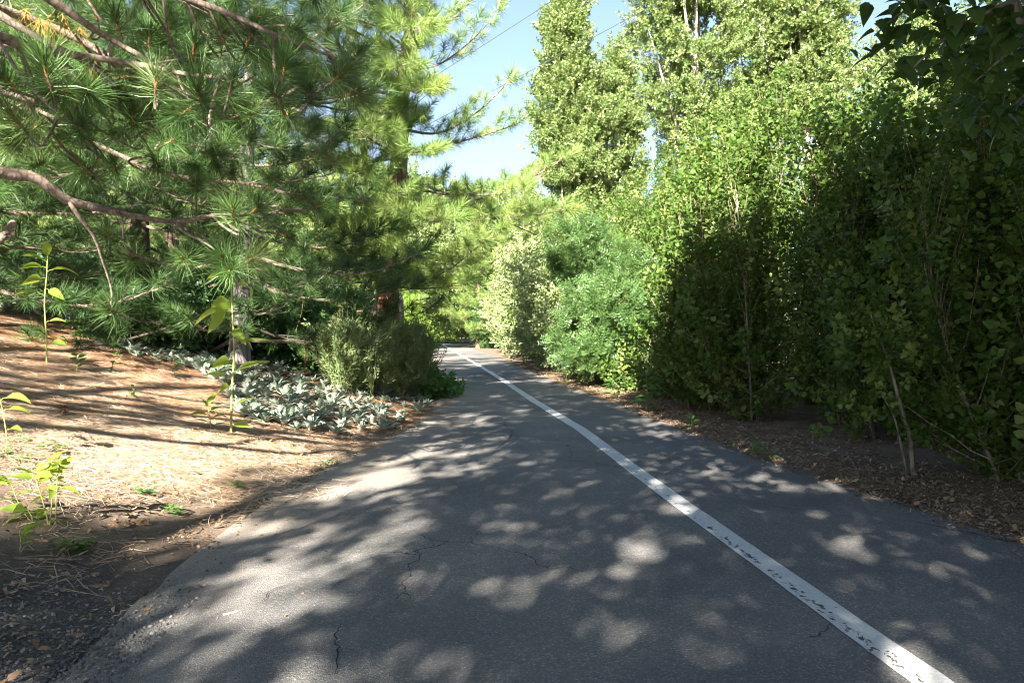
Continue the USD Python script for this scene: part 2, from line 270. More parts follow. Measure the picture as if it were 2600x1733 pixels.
# ------------------------------------------------------------------ ground
def spaced(lo, hi, fine_lo, fine_hi, step, grow=1.12):
    a = list(np.arange(fine_lo, fine_hi + 1e-6, step)); s = step
    while a[-1] < hi: s *= grow; a.append(a[-1] + s)
    s = step; b = [fine_lo]
    while b[-1] > lo: s *= grow; b.append(b[-1] - s)
    return np.array(b[:0:-1] + a)
gx = spaced(-400, 400, -8, 5, 0.07); gy = spaced(-120, 900, 1.5, 16, 0.08, 1.05)
X, Y = np.meshgrid(gx, gy)
zz = Z(X, Y)
inside = np.minimum(X - along(LEDGE, Y), along(REDGE, Y) - X)
wob = fb(X, Y, 3.5, 3, 9) * 0.28
zz = zz - np.clip((inside + 0.02) / 0.16, 0, 1) * 0.07
g = obj('ground', grid(X, Y, zz), M['ground'], smooth=True); tag(g, kind='structure')
left = along(LEDGE, Y) - X
duff = np.clip((left + 0.05 + wob) / 0.5, 0, 1) * np.clip((Y - 4.5 + fb(X, Y, 1.5, 3, 3) * 1.4) / 1.2, 0, 1) * np.where(Y > 16, 0.7, 1)
duff = np.maximum(duff, np.where(X > along(REDGE, Y), 0.22, 0))
primvar(g, 'duff', duff.ravel())
primvar(g, 'grit', (np.clip(1 - (Y - 3.45 + fb(X, Y, 1.2, 3, 4) * 1.0) / 0.7, 0, 1) * (left > -0.3)).ravel())

# ------------------------------------------------------------------ path with its painted line and cracks
pt = UsdGeom.Xform.Define(stage, path_for('path')).GetPrim(); tag(pt, kind='structure')
py = np.concatenate([np.arange(-6, 2, 0.3), np.arange(2, 22, 0.07), np.arange(22, 95, 0.6)])
def ragged(y, k, amp=0.045): return fb(np.full_like(y, k * 7.7), y, 2.2, 4, 20 + k) * 2 * amp
el, er = along(LEDGE, py) + ragged(py, 1, .10), along(REDGE, py) + ragged(py, 2, .04)
T = np.concatenate([[0.0, 0.0], np.linspace(0.0, 1, 48), [1.0, 1.0]])
PX = el[:, None] + (er - el)[:, None] * T[None]; PYY = np.repeat(py[:, None], len(T), 1)
PX[:, 0] -= .03; PX[:, -1] += .03
crown = (fb(PX, PYY, 0.7, 2, 8) * 0.012)
PZ = 0.012 + crown * np.clip(np.minimum(T, 1 - T) * 12, 0, 1)[None]; PZ[:, 0] = PZ[:, -1] = -0.09
asph = obj('asphalt_surface', grid(PX, PYY, PZ), M['asphalt'], pt, smooth=40)
def path_z(x, y):
    l, r = along(LEDGE, y), along(REDGE, y); t = np.clip((x - l) / (r - l), 0, 1)
    return 0.012 + fb(x, y, 0.7, 2, 8) * 0.012 * np.clip(np.minimum(t, 1 - t) * 12, 0, 1)
v_ = np.array(UsdGeom.Mesh(asph).GetPointsAttr().Get())
dd = v_[:, 0] - along(LEDGE, v_[:, 1])
primvar(asph, 'dirt', np.clip(1.0 - (dd + fb(v_[:, 0], v_[:, 1], 1.6, 4, 31) * 1.5) / 1.3, 0, 1) * np.clip((v_[:, 1] - 2.5) / 2.5, 0.25, 1) * 0.85 + 0.12 * np.clip(1 - (along(REDGE, v_[:, 1]) - v_[:, 0]) / 0.5, 0, 1))
ly = np.concatenate([np.arange(-6, 24, 0.06), np.arange(24, 90, 0.5)])
lw = 0.071 + ragged(ly, 3, 0.006); lc = along(LINE, ly) + fb(np.full_like(ly, 3.3), ly, 0.8, 2, 61) * 0.035
LT = np.linspace(-1, 1, 7)
LX = lc[:, None] + (lw[:, None] + np.stack([ragged(ly * 9, 5, .004)] * 7, 1)) * LT[None]; LY = np.repeat(ly[:, None], 7, 1)
ln = obj('centre_line', grid(LX, LY, path_z(LX, LY) + 0.004), M['paint'], pt, smooth=True)
tag(ln, 'worn white painted line chipped along its left side')
primvar(ln, 'wear', (np.repeat((np.exp(-((LT + .42) / .38)**2))[None], len(ly), 0) * np.clip(1.15 - np.abs(LY - 3.6) / 5, 0.10, 1.05)).ravel())
rngc = np.random.default_rng(77)
def crack(pts, w, amp=0.03):
    p = np.array([gr(u, v)[:2] for u, v in pts]); p = np.column_stack([p, np.zeros(len(p))])
    p = smooth_line(p, 9)[:, :2]
    seg = np.concatenate([[0], np.cumsum(np.linalg.norm(np.diff(p, axis=0), axis=1))]); n = max(12, int(seg[-1] / 0.025))
    s = np.linspace(0, seg[-1], n); p = np.column_stack([np.interp(s, seg, p[:, 0]), np.interp(s, seg, p[:, 1])])
    t = unit(np.gradient(p, axis=0)); nn = np.column_stack([-t[:, 1], t[:, 0]])
    p = p + nn * (np.cumsum(rngc.normal(0, .0035, n)) * np.sin(np.linspace(0, np.pi, n)) + rngc.normal(0, .004, n))[:, None]
    ww = w * (0.35 + rngc.random(n) * 1.0) * np.clip(np.sin(np.linspace(0.05, np.pi - 0.05, n)) * 2.2, 0.1, 1)
    a, b = p - nn * ww[:, None], p + nn * ww[:, None]
    P = np.stack([a, b], 1); z = path_z(P[..., 0], P[..., 1]) + 0.008
    obj('crack', grid(P[..., 0], P[..., 1], z), M['crack'], pt)
for pts, w in [([(1400, 1170), (1500, 1180), (1570, 1190), (1640, 1200), (1720, 1212), (1800, 1222)], .005), ([(1690, 1250), (1780, 1262), (1900, 1280), (2050, 1305), (2200, 1325)], .0045),
               ([(1360, 1175), (1440, 1168), (1500, 1172)], .004), ([(1440, 1172), (1455, 1158), (1450, 1140)], .004), ([(2300, 1330), (2420, 1352), (2520, 1372), (2600, 1392)], .007),
               ([(1285, 1065), (1275, 1085), (1292, 1100), (1270, 1130), (1245, 1155)], .005), ([(850, 1733), (858, 1690), (854, 1640), (862, 1600)], .0035), ([(655, 1545), (700, 1512), (745, 1497)], .003),
               ([(1700, 1182), (1760, 1192), (1840, 1200)], .004), ([(1290, 1010), (1330, 1016), (1390, 1020)], .006)]:
    crack(pts, w * .75)

# ------------------------------------------------------------------ foliage forms
def strips(base, d, side, L, w, bend):
    """needles: n tapering ribbons from base along d, bent by the vectors bend"""
    n = len(base); L = L[:, None]; w = w[:, None] if np.ndim(w) else w
    mid = base + d * L * 0.55 + bend * L * 0.2; tip = base + d * L + bend * L * 0.75
    v = np.stack([base - side * w * .5, base + side * w * .5, mid - side * w * .45, mid + side * w * .45, tip], 1).reshape(-1, 3)
    k = np.arange(n)[:, None] * 5
    f = np.concatenate([k + [0, 1, 3], k + [0, 3, 2], k + [2, 3, 4]])
    return v, f
def needle_form(n, L, w, axis, a0, a1, seed, droop=0.25):
    r = np.random.default_rng(seed); t = r.random(n)**0.8
    ang = np.radians(a0 + (a1 - a0) * t + r.normal(0, 11, n)); az = r.random(n) * 2 * np.pi
    d = np.stack([np.sin(ang) * np.cos(az), np.sin(ang) * np.sin(az), np.cos(ang)], 1)
    base = np.zeros((n, 3)); base[:, 2] = t * axis
    side = unit(np.cross(d, unit(r.normal(size=(n, 3)))))
    return strips(base, d, side, L * (0.75 + 0.35 * r.random(n)), np.full(n, w) * (0.8 + 0.4 * r.random(n)), unit(r.normal(size=(n, 3)) * .6) * droop)
LEAF_OUT = np.array([(0, 0), (.40, .16), (.44, .38), (.25, .70), (0, 1), (-.25, .70), (-.44, .38), (-.40, .16)])
def leaf_v(L, W, fold=0.18, curl=0.15):
    p = np.zeros((9, 3)); p[:8, 0] = LEAF_OUT[:, 0] * W * 1.1; p[:8, 1] = LEAF_OUT[:, 1] * L; p[8] = (0, .42 * L, 0)
    p[:8, 2] = np.abs(p[:8, 0]) * fold; p[:, 2] -= curl * L * (p[:, 1] / L)**2
    return p, np.array([(8, i, (i + 1) % 8) for i in range(8)])
def leaf_lo(L, W, fold=0.2, curl=0.15):
    p = np.array([(0, 0, 0), (.5 * W, .4 * L, fold * W * .5), (0, L, -curl * L), (-.5 * W, .4 * L, fold * W * .5)]); 
    return p, np.array([(0, 1, 2), (0, 2, 3)])
def leaf_mid(L, W, fold=0.2, curl=0.15):
    p = np.array([(0, 0, 0), (.48 * W, .25 * L, fold * W * .5), (.36 * W, .62 * L, fold * W * .4 - curl * L * .3), (0, L, -curl * L), (-.36 * W, .62 * L, fold * W * .4 - curl * L * .3), (-.48 * W, .25 * L, fold * W * .5)])
    return p, np.array([(0, 1, 5), (1, 2, 5), (2, 4, 5), (2, 3, 4)])
def place(p, R, o): return p @ R.T + o
def spray_form(n, length, L, seed, form=leaf_mid, ratio=0.85, spread=(35, 85), wild=0.8, fold=0.2):
    """n leaves along a twig that runs up z"""
    r = np.random.default_rng(seed); mb = MB()
    for i in range(n):
        t = (i + r.random()) / n; az = i * 2.4 + r.normal(0, .4); an = math.radians(r.uniform(*spread) * (1 - .35 * t))
        d = np.array([math.sin(an) * math.cos(az), math.sin(an) * math.sin(az), math.cos(an)])
        nrm = unit(np.array([0, 0, 1.0]) - d * d[2] + r.normal(size=3) * wild); x = unit(np.cross(d, nrm)); nrm = np.cross(x, d)
        s = L * r.uniform(.65, 1.15)
        p, f = form(s, s * ratio, fold, r.uniform(0, .3))
        o = np.array([0, 0, t * length]) + d * L * .35
        mb.add(place(p, np.stack([x, d, nrm], 1), o), f)
    return mb.get()
def frond_form(n, length, L, seed, ratio=0.45, w=0.12, form=leaf_lo):
    """compound leaves: pairs of leaflets along several rachises that fan out from z"""
    r = np.random.default_rng(seed); mb = MB()
    for k in range(4):
        az = k * 1.6 + r.normal(0, .3); an = math.radians(r.uniform(25, 75)); R = frame(np.array([[math.sin(an) * math.cos(az), math.sin(an) * math.sin(az), math.cos(an)]]), np.array([r.random() * 6.28]))[0]
        for i in range(n):
            t = (i + .6) / n; c = np.array([0, -.25 * length * t * t, length * t])
            for sd in (-1, 1):
                d = unit(np.array([sd * .9, 0.0, .45]) + r.normal(0, .12, 3)); nr = unit(np.cross(d, np.array([0.1, 0, -sd * 1.0])) + r.normal(0, .25, 3)); x = unit(np.cross(d, nr)); nr = np.cross(x, d)
                p, f = form(L, L * ratio); mb.add(place(place(p, np.stack([x, d, nr], 1), c), R, np.zeros(3)), f)
    return mb.get()

# ------------------------------------------------------------------ pines
SHOOT_MID = [needle_form(105, .20, .0054, .20, 95, 20, 100 + i, .2) for i in range(4)]
SHOOT_FAR = [needle_form(60, .21, .0085, .22, 92, 20, 120 + i, .2) for i in range(3)]
def pine(name, label, base, line, r0, nb, reach, seed, mat, shoots, bark='pine_bark', crown_from=.25, extra=(), density=1.0, group=None, two=None, up=0.15, keep=None, sscale=1.0, azr=None):
    r = np.random.default_rng(seed); t = thing(name, label, 'pine tree', group)
    line = smooth_line(line, 8); n = len(line); tt = np.linspace(0, 1, n); rad = r0 * (1 - .8 * tt**1.2)
    rad[:3] *= np.array([1.35, 1.15, 1.05])
    obj('trunk', tube(line, rad, 12, .10, seed), M[bark], t, smooth=50)
    if two is not None: obj('trunk', tube(smooth_line(two[0], 8), np.linspace(two[1], two[1] * .35, len(smooth_line(two[0], 8))), 12, .1, seed + 1), M[two[2]], t, smooth=50)
    P, D, S = [], [], []; H = line[-1, 2] - line[0, 2]
    branches = []
    for b in range(nb):
        h = crown_from + (1 - crown_from) * ((b + r.random()) / nb)**.9
        o = np.array([np.interp(h, tt, line[:, k]) for k in range(3)])
        az = b * 2.39996 + r.normal(0, .25) if azr is None else r.uniform(*azr)
        L = reach(h) * r.uniform(.65, 1.1); el = math.radians(-8 + 50 * h**2 + r.normal(0, 7))
        out = np.array([math.cos(az), math.sin(az), 0])
        s = np.linspace(0, 1, 5)[:, None]
        pts = o + out * L * s * math.cos(el) + np.array([0, 0, 1.0]) * L * (math.sin(el) * s + up * s**2.2 - .05 * np.sin(s * 3.1)) + np.cumsum(r.normal(0, .035 * L, (5, 3)), 0) * s
        branches.append(pts)
    for e in extra: branches.append(np.asarray(e, float))
    for pts in branches:
        c = smooth_line(pts, 5); seg = np.linalg.norm(np.diff(c, axis=0), axis=1).sum(); nn = len(c); mb = MB()
        mb.add(*tube(c, np.linspace(.011 + .008 * seg, .006, nn), 6, .08, seed))
        m = max(3, int(seg * 5.6 * density))
        for i in range(m):
            q = .22 + .78 * (i + r.random()) / m; o = np.array([np.interp(q, np.linspace(0, 1, nn), c[:, k]) for k in range(3)])
            tg = unit(c[min(nn - 1, int(q * (nn - 1)) + 1)] - c[int(q * (nn - 1))] + 1e-6)
            sd = unit(np.cross(tg, [0, 0, 1.0])) * (1 if i % 2 else -1)
            l = (.28 + .30 * seg * (1 - q) * .6) * r.uniform(.5, 1.2)
            d = unit(tg * .75 + sd * .8 + np.array([0, 0, r.uniform(-.15, .45)]))
            e = o + d * l + np.array([0, 0, .10 * l]); mid = (o + e) / 2 + r.normal(0, .04 * l, 3)
            mb.add(*tube(np.array([o, mid, e]), [.008, .006, .004], 3))
            k = max(1, int(l / .26 + .5))
            for j in range(k):
                P.append(o + (e - o) * (1 - j / k * .8)); D.append(unit(d + np.array([0, 0, r.uniform(0, .7)]) + r.normal(0, .28, 3))); S.append(r.uniform(.75, 1.15))
        P.append(c[-1]); D.append(unit(c[-1] - c[-3] + np.array([0, 0, .1]))); S.append(1.1)
        obj('branch', mb.get(), M['pine_branch'], t)
    P, D, S = np.array(P), np.array(D), np.array(S)
    if keep is not None:
        ok = keep(P); P, D, S = P[ok], D[ok], S[ok]
    scatter('crown', t, shoots, M[mat], P - D * .08, frame(D, r.random(len(D)) * 6.28), S * sscale, seed)
    return t
def out_of_view(P, u0=-60, u1=2660, v1=1800):
    u = CXP + P[:, 0] / np.maximum(P[:, 1], .05) * FPX; v = HOR - (P[:, 2] - EYE) / np.maximum(P[:, 1], .05) * FPX
    return (P[:, 1] < .3) | (u < u0) | (u > u1) | (v < -60)

# the big pine leaning beside the bend
DA = 17.0
tA = [gr(985, 880) * 0 + np.array([at(985, 0, DA)[0], DA, 0.25])] + [at(u, v, DA) for u, v in ((985, 720), (1000, 610), (1010, 500), (1016, 380), (1024, 250), (1036, 120), (1058, 0), (1075, -120), (1085, -260))]
exA = []
for (u0, v0, d0), (u1, v1, d1), sag in [((1005, 560, DA), (1440, 535, 15.5), 10), ((1010, 500, DA), (1440, 400, 16.5), 55), ((1015, 470, DA), (1330, 490, 15), 15), ((1016, 380, DA), (1310, 318, 16.5), 14),
                                   ((1018, 330, DA), (1300, 205, 16.5), 55), ((1030, 180, DA), (1262, 40, 16.8), 40), ((1036, 120, DA), (1225, -20, 17.5), 20), ((1000, 640, DA), (1270, 590, 15.5), 50),
                                   ((990, 690, DA), (1220, 620, 14.5), 45), ((985, 720, DA), (1180, 720, 15), 12), ((985, 700, DA), (760, 690, 14.5), 20), ((1000, 600, DA), (800, 560, 14), 0), ((1016, 380, DA), (760, 420, 14), 20), ((1020, 320, DA), (720, 330, 13.5), 10),
                                   ((1024, 250, DA), (760, 190, 14), 0), ((1030, 150, DA), (800, 30, 14.5), 0), ((1040, 90, DA), (900, -80, 15), 0), ((1010, 480, DA), (1120, 560, 13.5), 20), ((1016, 400, DA), (900, 330, 13.2), 0), ((1024, 250, DA), (1010, 170, 13.2), 10), ((1005, 560, DA), (870, 640, 13.0), 15),
                                   ((1012, 440, DA), (1390, 610, 18), 0)] + [((1000 + k_ * 4, 680 - k_ * 52, DA), (985 + 95 * math.sin(k_ * 2.3), 700 - k_ * 52, 13.4 + .5 * (k_ % 3)), 15) for k_ in range(13)] + [((1000 + k_ * 5, 640 - k_ * 70, DA), (820 + 60 * math.sin(k_ * 1.7), 640 - k_ * 75, 14.5 + .7 * (k_ % 2)), 10) for k_ in range(9)]:
    a, b = at(u0, v0, d0), at(u1, v1, d1); m1, m2 = a + (b - a) * .35, a + (b - a) * .7
    m1[2] -= sag / FPX * 16; m2[2] -= sag * .8 / FPX * 16; exA.append([a, m1, m2, b])
twoA = [[at(980, 690, DA), at(962, 610, DA - .1), at(948, 540, DA - .2), at(940, 470, DA - .1), at(925, 380, DA)], .21, 'pine_bark']
pine('pine_tree', 'tall leaning pine with red bark and a forked trunk behind the yarrow clump', 0, tA, .25, 22, lambda h: 3.3 * (1.05 - h * .55), 11, 'needle_lit', SHOOT_MID, 'pine_bark_red', .42, exA, 1.0, two=twoA, sscale=1.12, azr=(1.4, 5.2))

def simple_pine(label, x, y, H, r0, nb, R, seed, mat='needle_dark', shoots=SHOOT_MID, bark='pine_bark', cf=.06, lean=(0, 0), dens=1.0, ss=1.0, keep=None, name='pine_tree'):
    z = float(Z(x, y)); line = [np.array([x, y, z - .1]), np.array([x + lean[0] * .4, y + lean[1] * .4, z + H * .4]), np.array([x + lean[0], y + lean[1], z + H])]
    return pine(name, label, 0, line, r0, nb, lambda h: R * (1.08 - h * .8), seed, mat, shoots, bark, cf, (), dens, sscale=ss, keep=keep)
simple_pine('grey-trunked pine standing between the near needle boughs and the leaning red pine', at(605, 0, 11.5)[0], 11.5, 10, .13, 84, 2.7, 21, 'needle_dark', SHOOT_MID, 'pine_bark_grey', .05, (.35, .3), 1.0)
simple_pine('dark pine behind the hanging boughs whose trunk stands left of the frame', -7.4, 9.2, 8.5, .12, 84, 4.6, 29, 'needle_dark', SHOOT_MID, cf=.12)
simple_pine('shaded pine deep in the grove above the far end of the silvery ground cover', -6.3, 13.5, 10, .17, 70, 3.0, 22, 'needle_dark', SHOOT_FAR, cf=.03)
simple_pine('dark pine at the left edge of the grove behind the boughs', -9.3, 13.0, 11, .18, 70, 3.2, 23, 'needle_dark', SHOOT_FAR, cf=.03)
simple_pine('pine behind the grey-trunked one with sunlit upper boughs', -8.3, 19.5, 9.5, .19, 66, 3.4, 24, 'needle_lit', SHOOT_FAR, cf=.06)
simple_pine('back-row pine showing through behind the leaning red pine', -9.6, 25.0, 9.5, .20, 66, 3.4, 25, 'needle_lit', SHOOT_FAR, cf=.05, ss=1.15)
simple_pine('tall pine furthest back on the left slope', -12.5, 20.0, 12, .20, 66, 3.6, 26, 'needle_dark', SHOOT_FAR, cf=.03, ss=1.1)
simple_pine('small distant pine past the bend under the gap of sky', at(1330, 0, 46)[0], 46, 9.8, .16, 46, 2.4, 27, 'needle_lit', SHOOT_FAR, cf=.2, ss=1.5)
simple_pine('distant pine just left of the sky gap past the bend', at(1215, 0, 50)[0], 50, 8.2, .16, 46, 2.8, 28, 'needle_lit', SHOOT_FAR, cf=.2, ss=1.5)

# the near pine whose boughs hang into the upper left: its trunk stands outside the frame
TUFT = [needle_form(250, .165, .0026, .12, 105, 22, 140 + i, .25 + .08 * i) for i in range(5)]
near = thing('pine_tree', 'nearest pine whose long-needled boughs hang into the upper left', 'pine tree')
nz = float(Z(-7.4, 2.4))
obj('trunk', tube(smooth_line([(-7.4, 2.4, nz - .1), (-7.35, 2.4, 3.5), (-7.3, 2.45, 6.0), (-7.2, 2.5, 9.5)], 8), np.linspace(.19, .05, 25), 12, .1, 5), M['pine_bark'], near, smooth=50)
rn = np.random.default_rng(31)
BOUGHS = [  # (points as seen in the photograph with their distance, start and end radius)
    ([(-760, 300, 3.4), (0, 437, 4.2), (90, 452, 4.3), (175, 508, 4.4), (250, 528, 4.5), (340, 548, 4.6), (450, 563, 4.7), (560, 546, 4.8), (720, 541, 4.9)], .040, .007),
    ([(-760, -250, 3.3), (0, -60, 3.9), (150, 15, 4.1), (235, 72, 4.2), (330, 128, 4.3), (420, 175, 4.2)], .038, .010),
    ([(-760, -60, 3.3), (0, 98, 3.8), (60, 122, 3.9), (190, 142, 4.0), (345, 166, 4.1), (470, 190, 4.0), (600, 205, 3.9)], .034, .008),
    ([(-760, 60, 3.4), (30, 245, 4.2), (80, 268, 4.3), (130, 296, 4.3), (215, 318, 4.2)], .028, .006),
    ([(-760, 40, 3.5), (120, 262, 4.6), (258, 250, 4.7), (340, 252, 4.7), (375, 305, 4.6), (410, 342, 4.5), (455, 352, 4.4)], .032, .006),
    ([(-760, -350, 3.3), (60, -150, 3.9), (350, -40, 4.1), (560, 30, 4.2), (720, 100, 4.2), (880, 160, 4.3)], .036, .006),
    ([(-760, -150, 3.3), (100, 60, 4.4), (400, 215, 4.6), (640, 268, 4.6), (790, 215, 4.5), (905, 205, 4.4)], .032, .006),
    ([(175, 508, 4.4), (200, 545, 4.4), (240, 600, 4.5), (262, 660, 4.6), (284, 735, 4.7), (282, 780, 4.7)], .014, .004),
    ([(450, 563, 4.7), (470, 590, 4.65), (520, 615, 4.6), (560, 650, 4.5), (585, 690, 4.5)], .010, .004),
    ([(300, 540, 4.55), (312, 560, 4.5), (318, 620, 4.5), (340, 652, 4.5)], .008, .004),
    ([(560, 546, 4.8), (640, 545, 4.8), (700, 570, 4.8), (740, 600, 4.9)], .009, .004),
    ([(-760, 150, 3.6), (-50, 330, 4.6), (60, 370, 4.7), (95, 365, 4.7)], .02, .006),
    ([(-760, 420, 3.6), (-60, 600, 4.6), (15, 590, 4.7), (38, 562, 4.7)], .035, .018),
    ([(-760, 0, 3.5), (150, 330, 5.4), (420, 440, 5.8), (640, 470, 5.9), (830, 520, 5.8)], .034, .006),
    ([(-760, -420, 3.5), (300, -60, 5.0), (600, 60, 5.4), (760, 70, 5.4)], .034, .006),
    ([(0, 40, 3.9), (120, 110, 4.0), (225, 160, 4.05), (300, 220, 4.1)], .022, .007),
    ([(225, 0, 4.4), (255, 45, 4.4), (280, 72, 4.4)], .008, .005), ([(395, 395, 4.9), (330, 410, 4.9), (372, 440, 4.9)], .008, .005),
]
TUFTS = [  # bough, u, v, distance, direction seen in the picture (du, dv) and towards the camera, size
    (2, 118, 172, 3.6, -.1, -1, .35, 1.2), (2, 400, 200, 4.0, .15, -1, .3, .95), (2, 508, 238, 3.55, .1, -.55, .8, 1.25), (6, 592, 212, 3.9, .35, -.9, .35, 1.05), (6, 695, 235, 3.9, -.2, -.5, .8, 1.1),
    (5, 725, 165, 4.1, .2, -1, .2, 1.1), (3, 40, 300, 4.0, -.3, -.6, .6, 1.05), (3, 208, 322, 4.0, .4, -.2, .8, 1.0), (4, 340, 298, 4.3, .3, -.5, .7, .95), (4, 448, 354, 4.3, .9, -.3, .4, .95),
    (4, 292, 424, 4.8, .2, -.4, .8, .85), (0, 592, 536, 4.6, 0, -.7, .7, 1.05), (0, 655, 528, 4.7, .7, -.4, .5, 1.0), (0, 820, 520, 5.0, .9, -.2, .4, 1.0), (6, 872, 188, 4.2, .8, -.55, .3, 1.15), (6, 785, 232, 4.3, .3, -.4, .8, 1.05), (6, 905, 240, 4.4, .9, -.1, .2, 1.1),
    (9, 467, 655, 4.5, 0, -.1, .95, .95), (8, 568, 652, 4.4, -.1, -.3, .9, 1.1), (8, 586, 686, 4.35, .1, .2, .95, 1.05), (8, 642, 655, 4.5, .9, -.45, .4, 1.0), (9, 340, 655, 4.6, .2, -.2, .9, .9), (7, 275, 597, 4.6, .2, -.3, .9, .8), (7, 282, 786, 4.5, -.1, -.2, .95, 1.0), (10, 735, 600, 5.0, .8, .2, .4, .9),
    (5, 498, 118, 4.3, .3, -.9, .3, 1.0), (5, 560, 75, 4.4, .1, -.9, .4, 1.0), (1, 385, 95, 4.4, .3, -.8, .5, .95), (1, 300, 52, 4.3, -.1, -.9, .4, .95), (5, 640, 95, 4.4, .5, -.7, .4, 1.0), (1, 245, 20, 4.5, 0, -.9, .4, 1.0), (5, 425, 30, 4.5, 0, -.9, .4, 1.0), (2, 5, 195, 3.9, -.6, -.6, .5, 1.1),
    (2, 225, 235, 3.9, .5, .2, .7, 1.1), (2, 150, 240, 3.8, -.2, .4, .8, 1.1), (4, 560, 300, 4.3, .5, .2, .7, 1.0), (6, 640, 300, 4.3, 0, .5, .8, 1.1), (6, 735, 300, 4.4, .3, .5, .7, 1.0), (2, 470, 290, 3.9, -.2, .6, .7, 1.1), (2, 300, 250, 4.2, .3, -.2, .8, 1.0), (4, 400, 420, 4.8, .4, .5, .6, 1.0), (0, 500, 470, 5.0, .3, -.3, .8, .9), (13, 700, 455, 5.4, .6, .1, .6, 1.0), (13, 770, 500, 5.4, .6, .3, .6, 1.0), (13, 590, 440, 5.5, .2, .3, .8, 1.0), (3, 90, 330, 4.3, .1, .5, .8, .95), (11, 40, 370, 4.6, .5, .4, .7, .9)]
for _ in range(95):
    b = int(rn.choice([1, 2, 3, 4, 5, 5, 6, 6, 13, 13, 14, 14, 15])); pts = BOUGHS[b][0]; k = rn.integers(1, len(pts)); p = np.array(pts[k])
    TUFTS.append((b, p[0] + rn.normal(0, 75), p[1] + rn.normal(20, 55), p[2] + rn.uniform(.1, .9), rn.normal(0, .6), rn.normal(-.3, .5), rn.uniform(.2, .9), rn.uniform(.8, 1.1)))
by = [[] for _ in BOUGHS]
for tf in TUFTS: by[tf[0]].append(tf)
for (pts, r1, r2), tufts in zip(BOUGHS, by):
    pts3 = [at(*p) for p in pts]
    if pts[0][0] == -760: pts3.insert(0, np.array([-7.3, 2.45, pts3[0][2] + .25]))
    c = smooth_line(pts3, 7); mb = MB(); mb.add(*tube(c, np.linspace(r1, r2, len(c)), 8, .07, 3))
    kids = []
    for (_, u, v, d, du, dv, dc, s) in tufts:
        e = at(u, v, d); D = unit(np.array([du, -dc, -dv])); b0 = e - D * .16 * s
        j = int(np.argmin(np.linalg.norm(c - (b0 - np.array([.05, 0, 0])), axis=1))); j = max(0, j - 2)
        mid = (c[j] + b0) / 2 + rn.normal(0, .02, 3) - np.array([0, 0, .02])
        mb.add(*tube(smooth_line([c[j], mid, b0, e], 4), np.linspace(.0085, .004, 13), 5, .05, 2))
        kids.append((e, D, s, b0))
    br = obj('branch', mb.get(), M['pine_branch'], near, smooth=50)
    for e, D, s, b0 in kids:
        R = frame(D[None], np.array([rn.random() * 6.28]))[0]; v, f = TUFT[rn.integers(5)]
        obj('needle_tuft', (place(v * s, R, e - D * .10 * s), f), M['needle_near'], br)
        w = MB(); w.add(*tube(np.array([e - D * .09 * s, e - D * .03 * s, e + D * .035 * s]), [.0055, .008, .004], 6, .25, 3)); obj('candle', w.get(), M['candle'], br)
for (u, v, d) in [(238, 178, 4.2), (128, 78, 4.1), (105, 66, 4.1), (205, 90, 4.3), (165, 60, 4.3), (70, 50, 4.2)]:
    v_, f_ = needle_form(40, .13, .003, .05, 60, 10, int(u), .3); R = frame(np.array([[.25, -.1, -1.0]]), np.array([0.4]))[0]
    tag(obj('dead_needle_tuft', (place(v_, R, at(u, v, d) + np.array([0, 0, .05])), f_), M['needle_dead'], near), 'yellowed dead needles hanging from the bough')
# the rest of its needles, further back and outside the frame
q = 240; u = rn.uniform(-350, 830, q); v = rn.uniform(-40, 560, q); ok = (v < 520 - .20 * u) | (v < 260); d = rn.uniform(4.9, 7.2, q)
P = np.array([at(a, b, c) for a, b, c in zip(u[ok], v[ok], d[ok])])
P2 = np.column_stack([rn.uniform(-8.0, -3.4, 1500), rn.uniform(.6, 5.5, 1500), rn.uniform(2.6, 6.5, 1500)]); P2 = P2[out_of_view(P2)]
P2 = P2[meshkit.fbm(P2 * [.9, .9, .9], 2, 12) > .54]; s2 = P2 - SUN * (P2[:, 2:3] / SUN[2]); P2 = P2[(s2[:, 1] < 10.8) & (s2[:, 0] < -2.9)]
P = np.vstack([P, P2]); D = unit(rn.normal(0, .6, (len(P), 3)) + np.array([.5, -.35, .25]))
scatter('crown', near, TUFT, M['needle_near'], P, frame(D, rn.random(len(P)) * 6.28), rn.uniform(.85, 1.15, len(P)), 4)

# ------------------------------------------------------------------ broadleaf trees
def leafy(name, label, cat, stems, crown_pts, crown_dirs, forms, mat, bark, seed, sc=(.8, 1.2), group=None, trunk_name='trunk', sides=6):
    r = np.random.default_rng(seed); t = thing(name, label, cat, group)
    for s in stems: obj(s[2] if len(s) > 2 else trunk_name, tube(smooth_line(s[0], 5), np.linspace(s[1][0], s[1][1], len(smooth_line(s[0], 5))), sides, .08, seed), M[bark], t, smooth=50)
    scatter('foliage', t, forms, M[mat], crown_pts, frame(crown_dirs, r.random(len(crown_pts)) * 6.28), r.uniform(*sc, len(crown_pts)), seed)
    return t
POP = [spray_form(15, .30, .062 + .004 * (i % 2), 200 + i, leaf_v, .9, (45, 100), 1.1, .25) for i in range(6)]
POP_MID = [spray_form(15, .32, .072, 210 + i, leaf_mid, .88, (45, 100), 1.1, .25) for i in range(6)]
POP_FAR = [spray_form(24, .70, .105 + .02 * i, 220 + i, leaf_lo, .85, (30, 80), 1.1) for i in range(4)]
rh = np.random.default_rng(41)
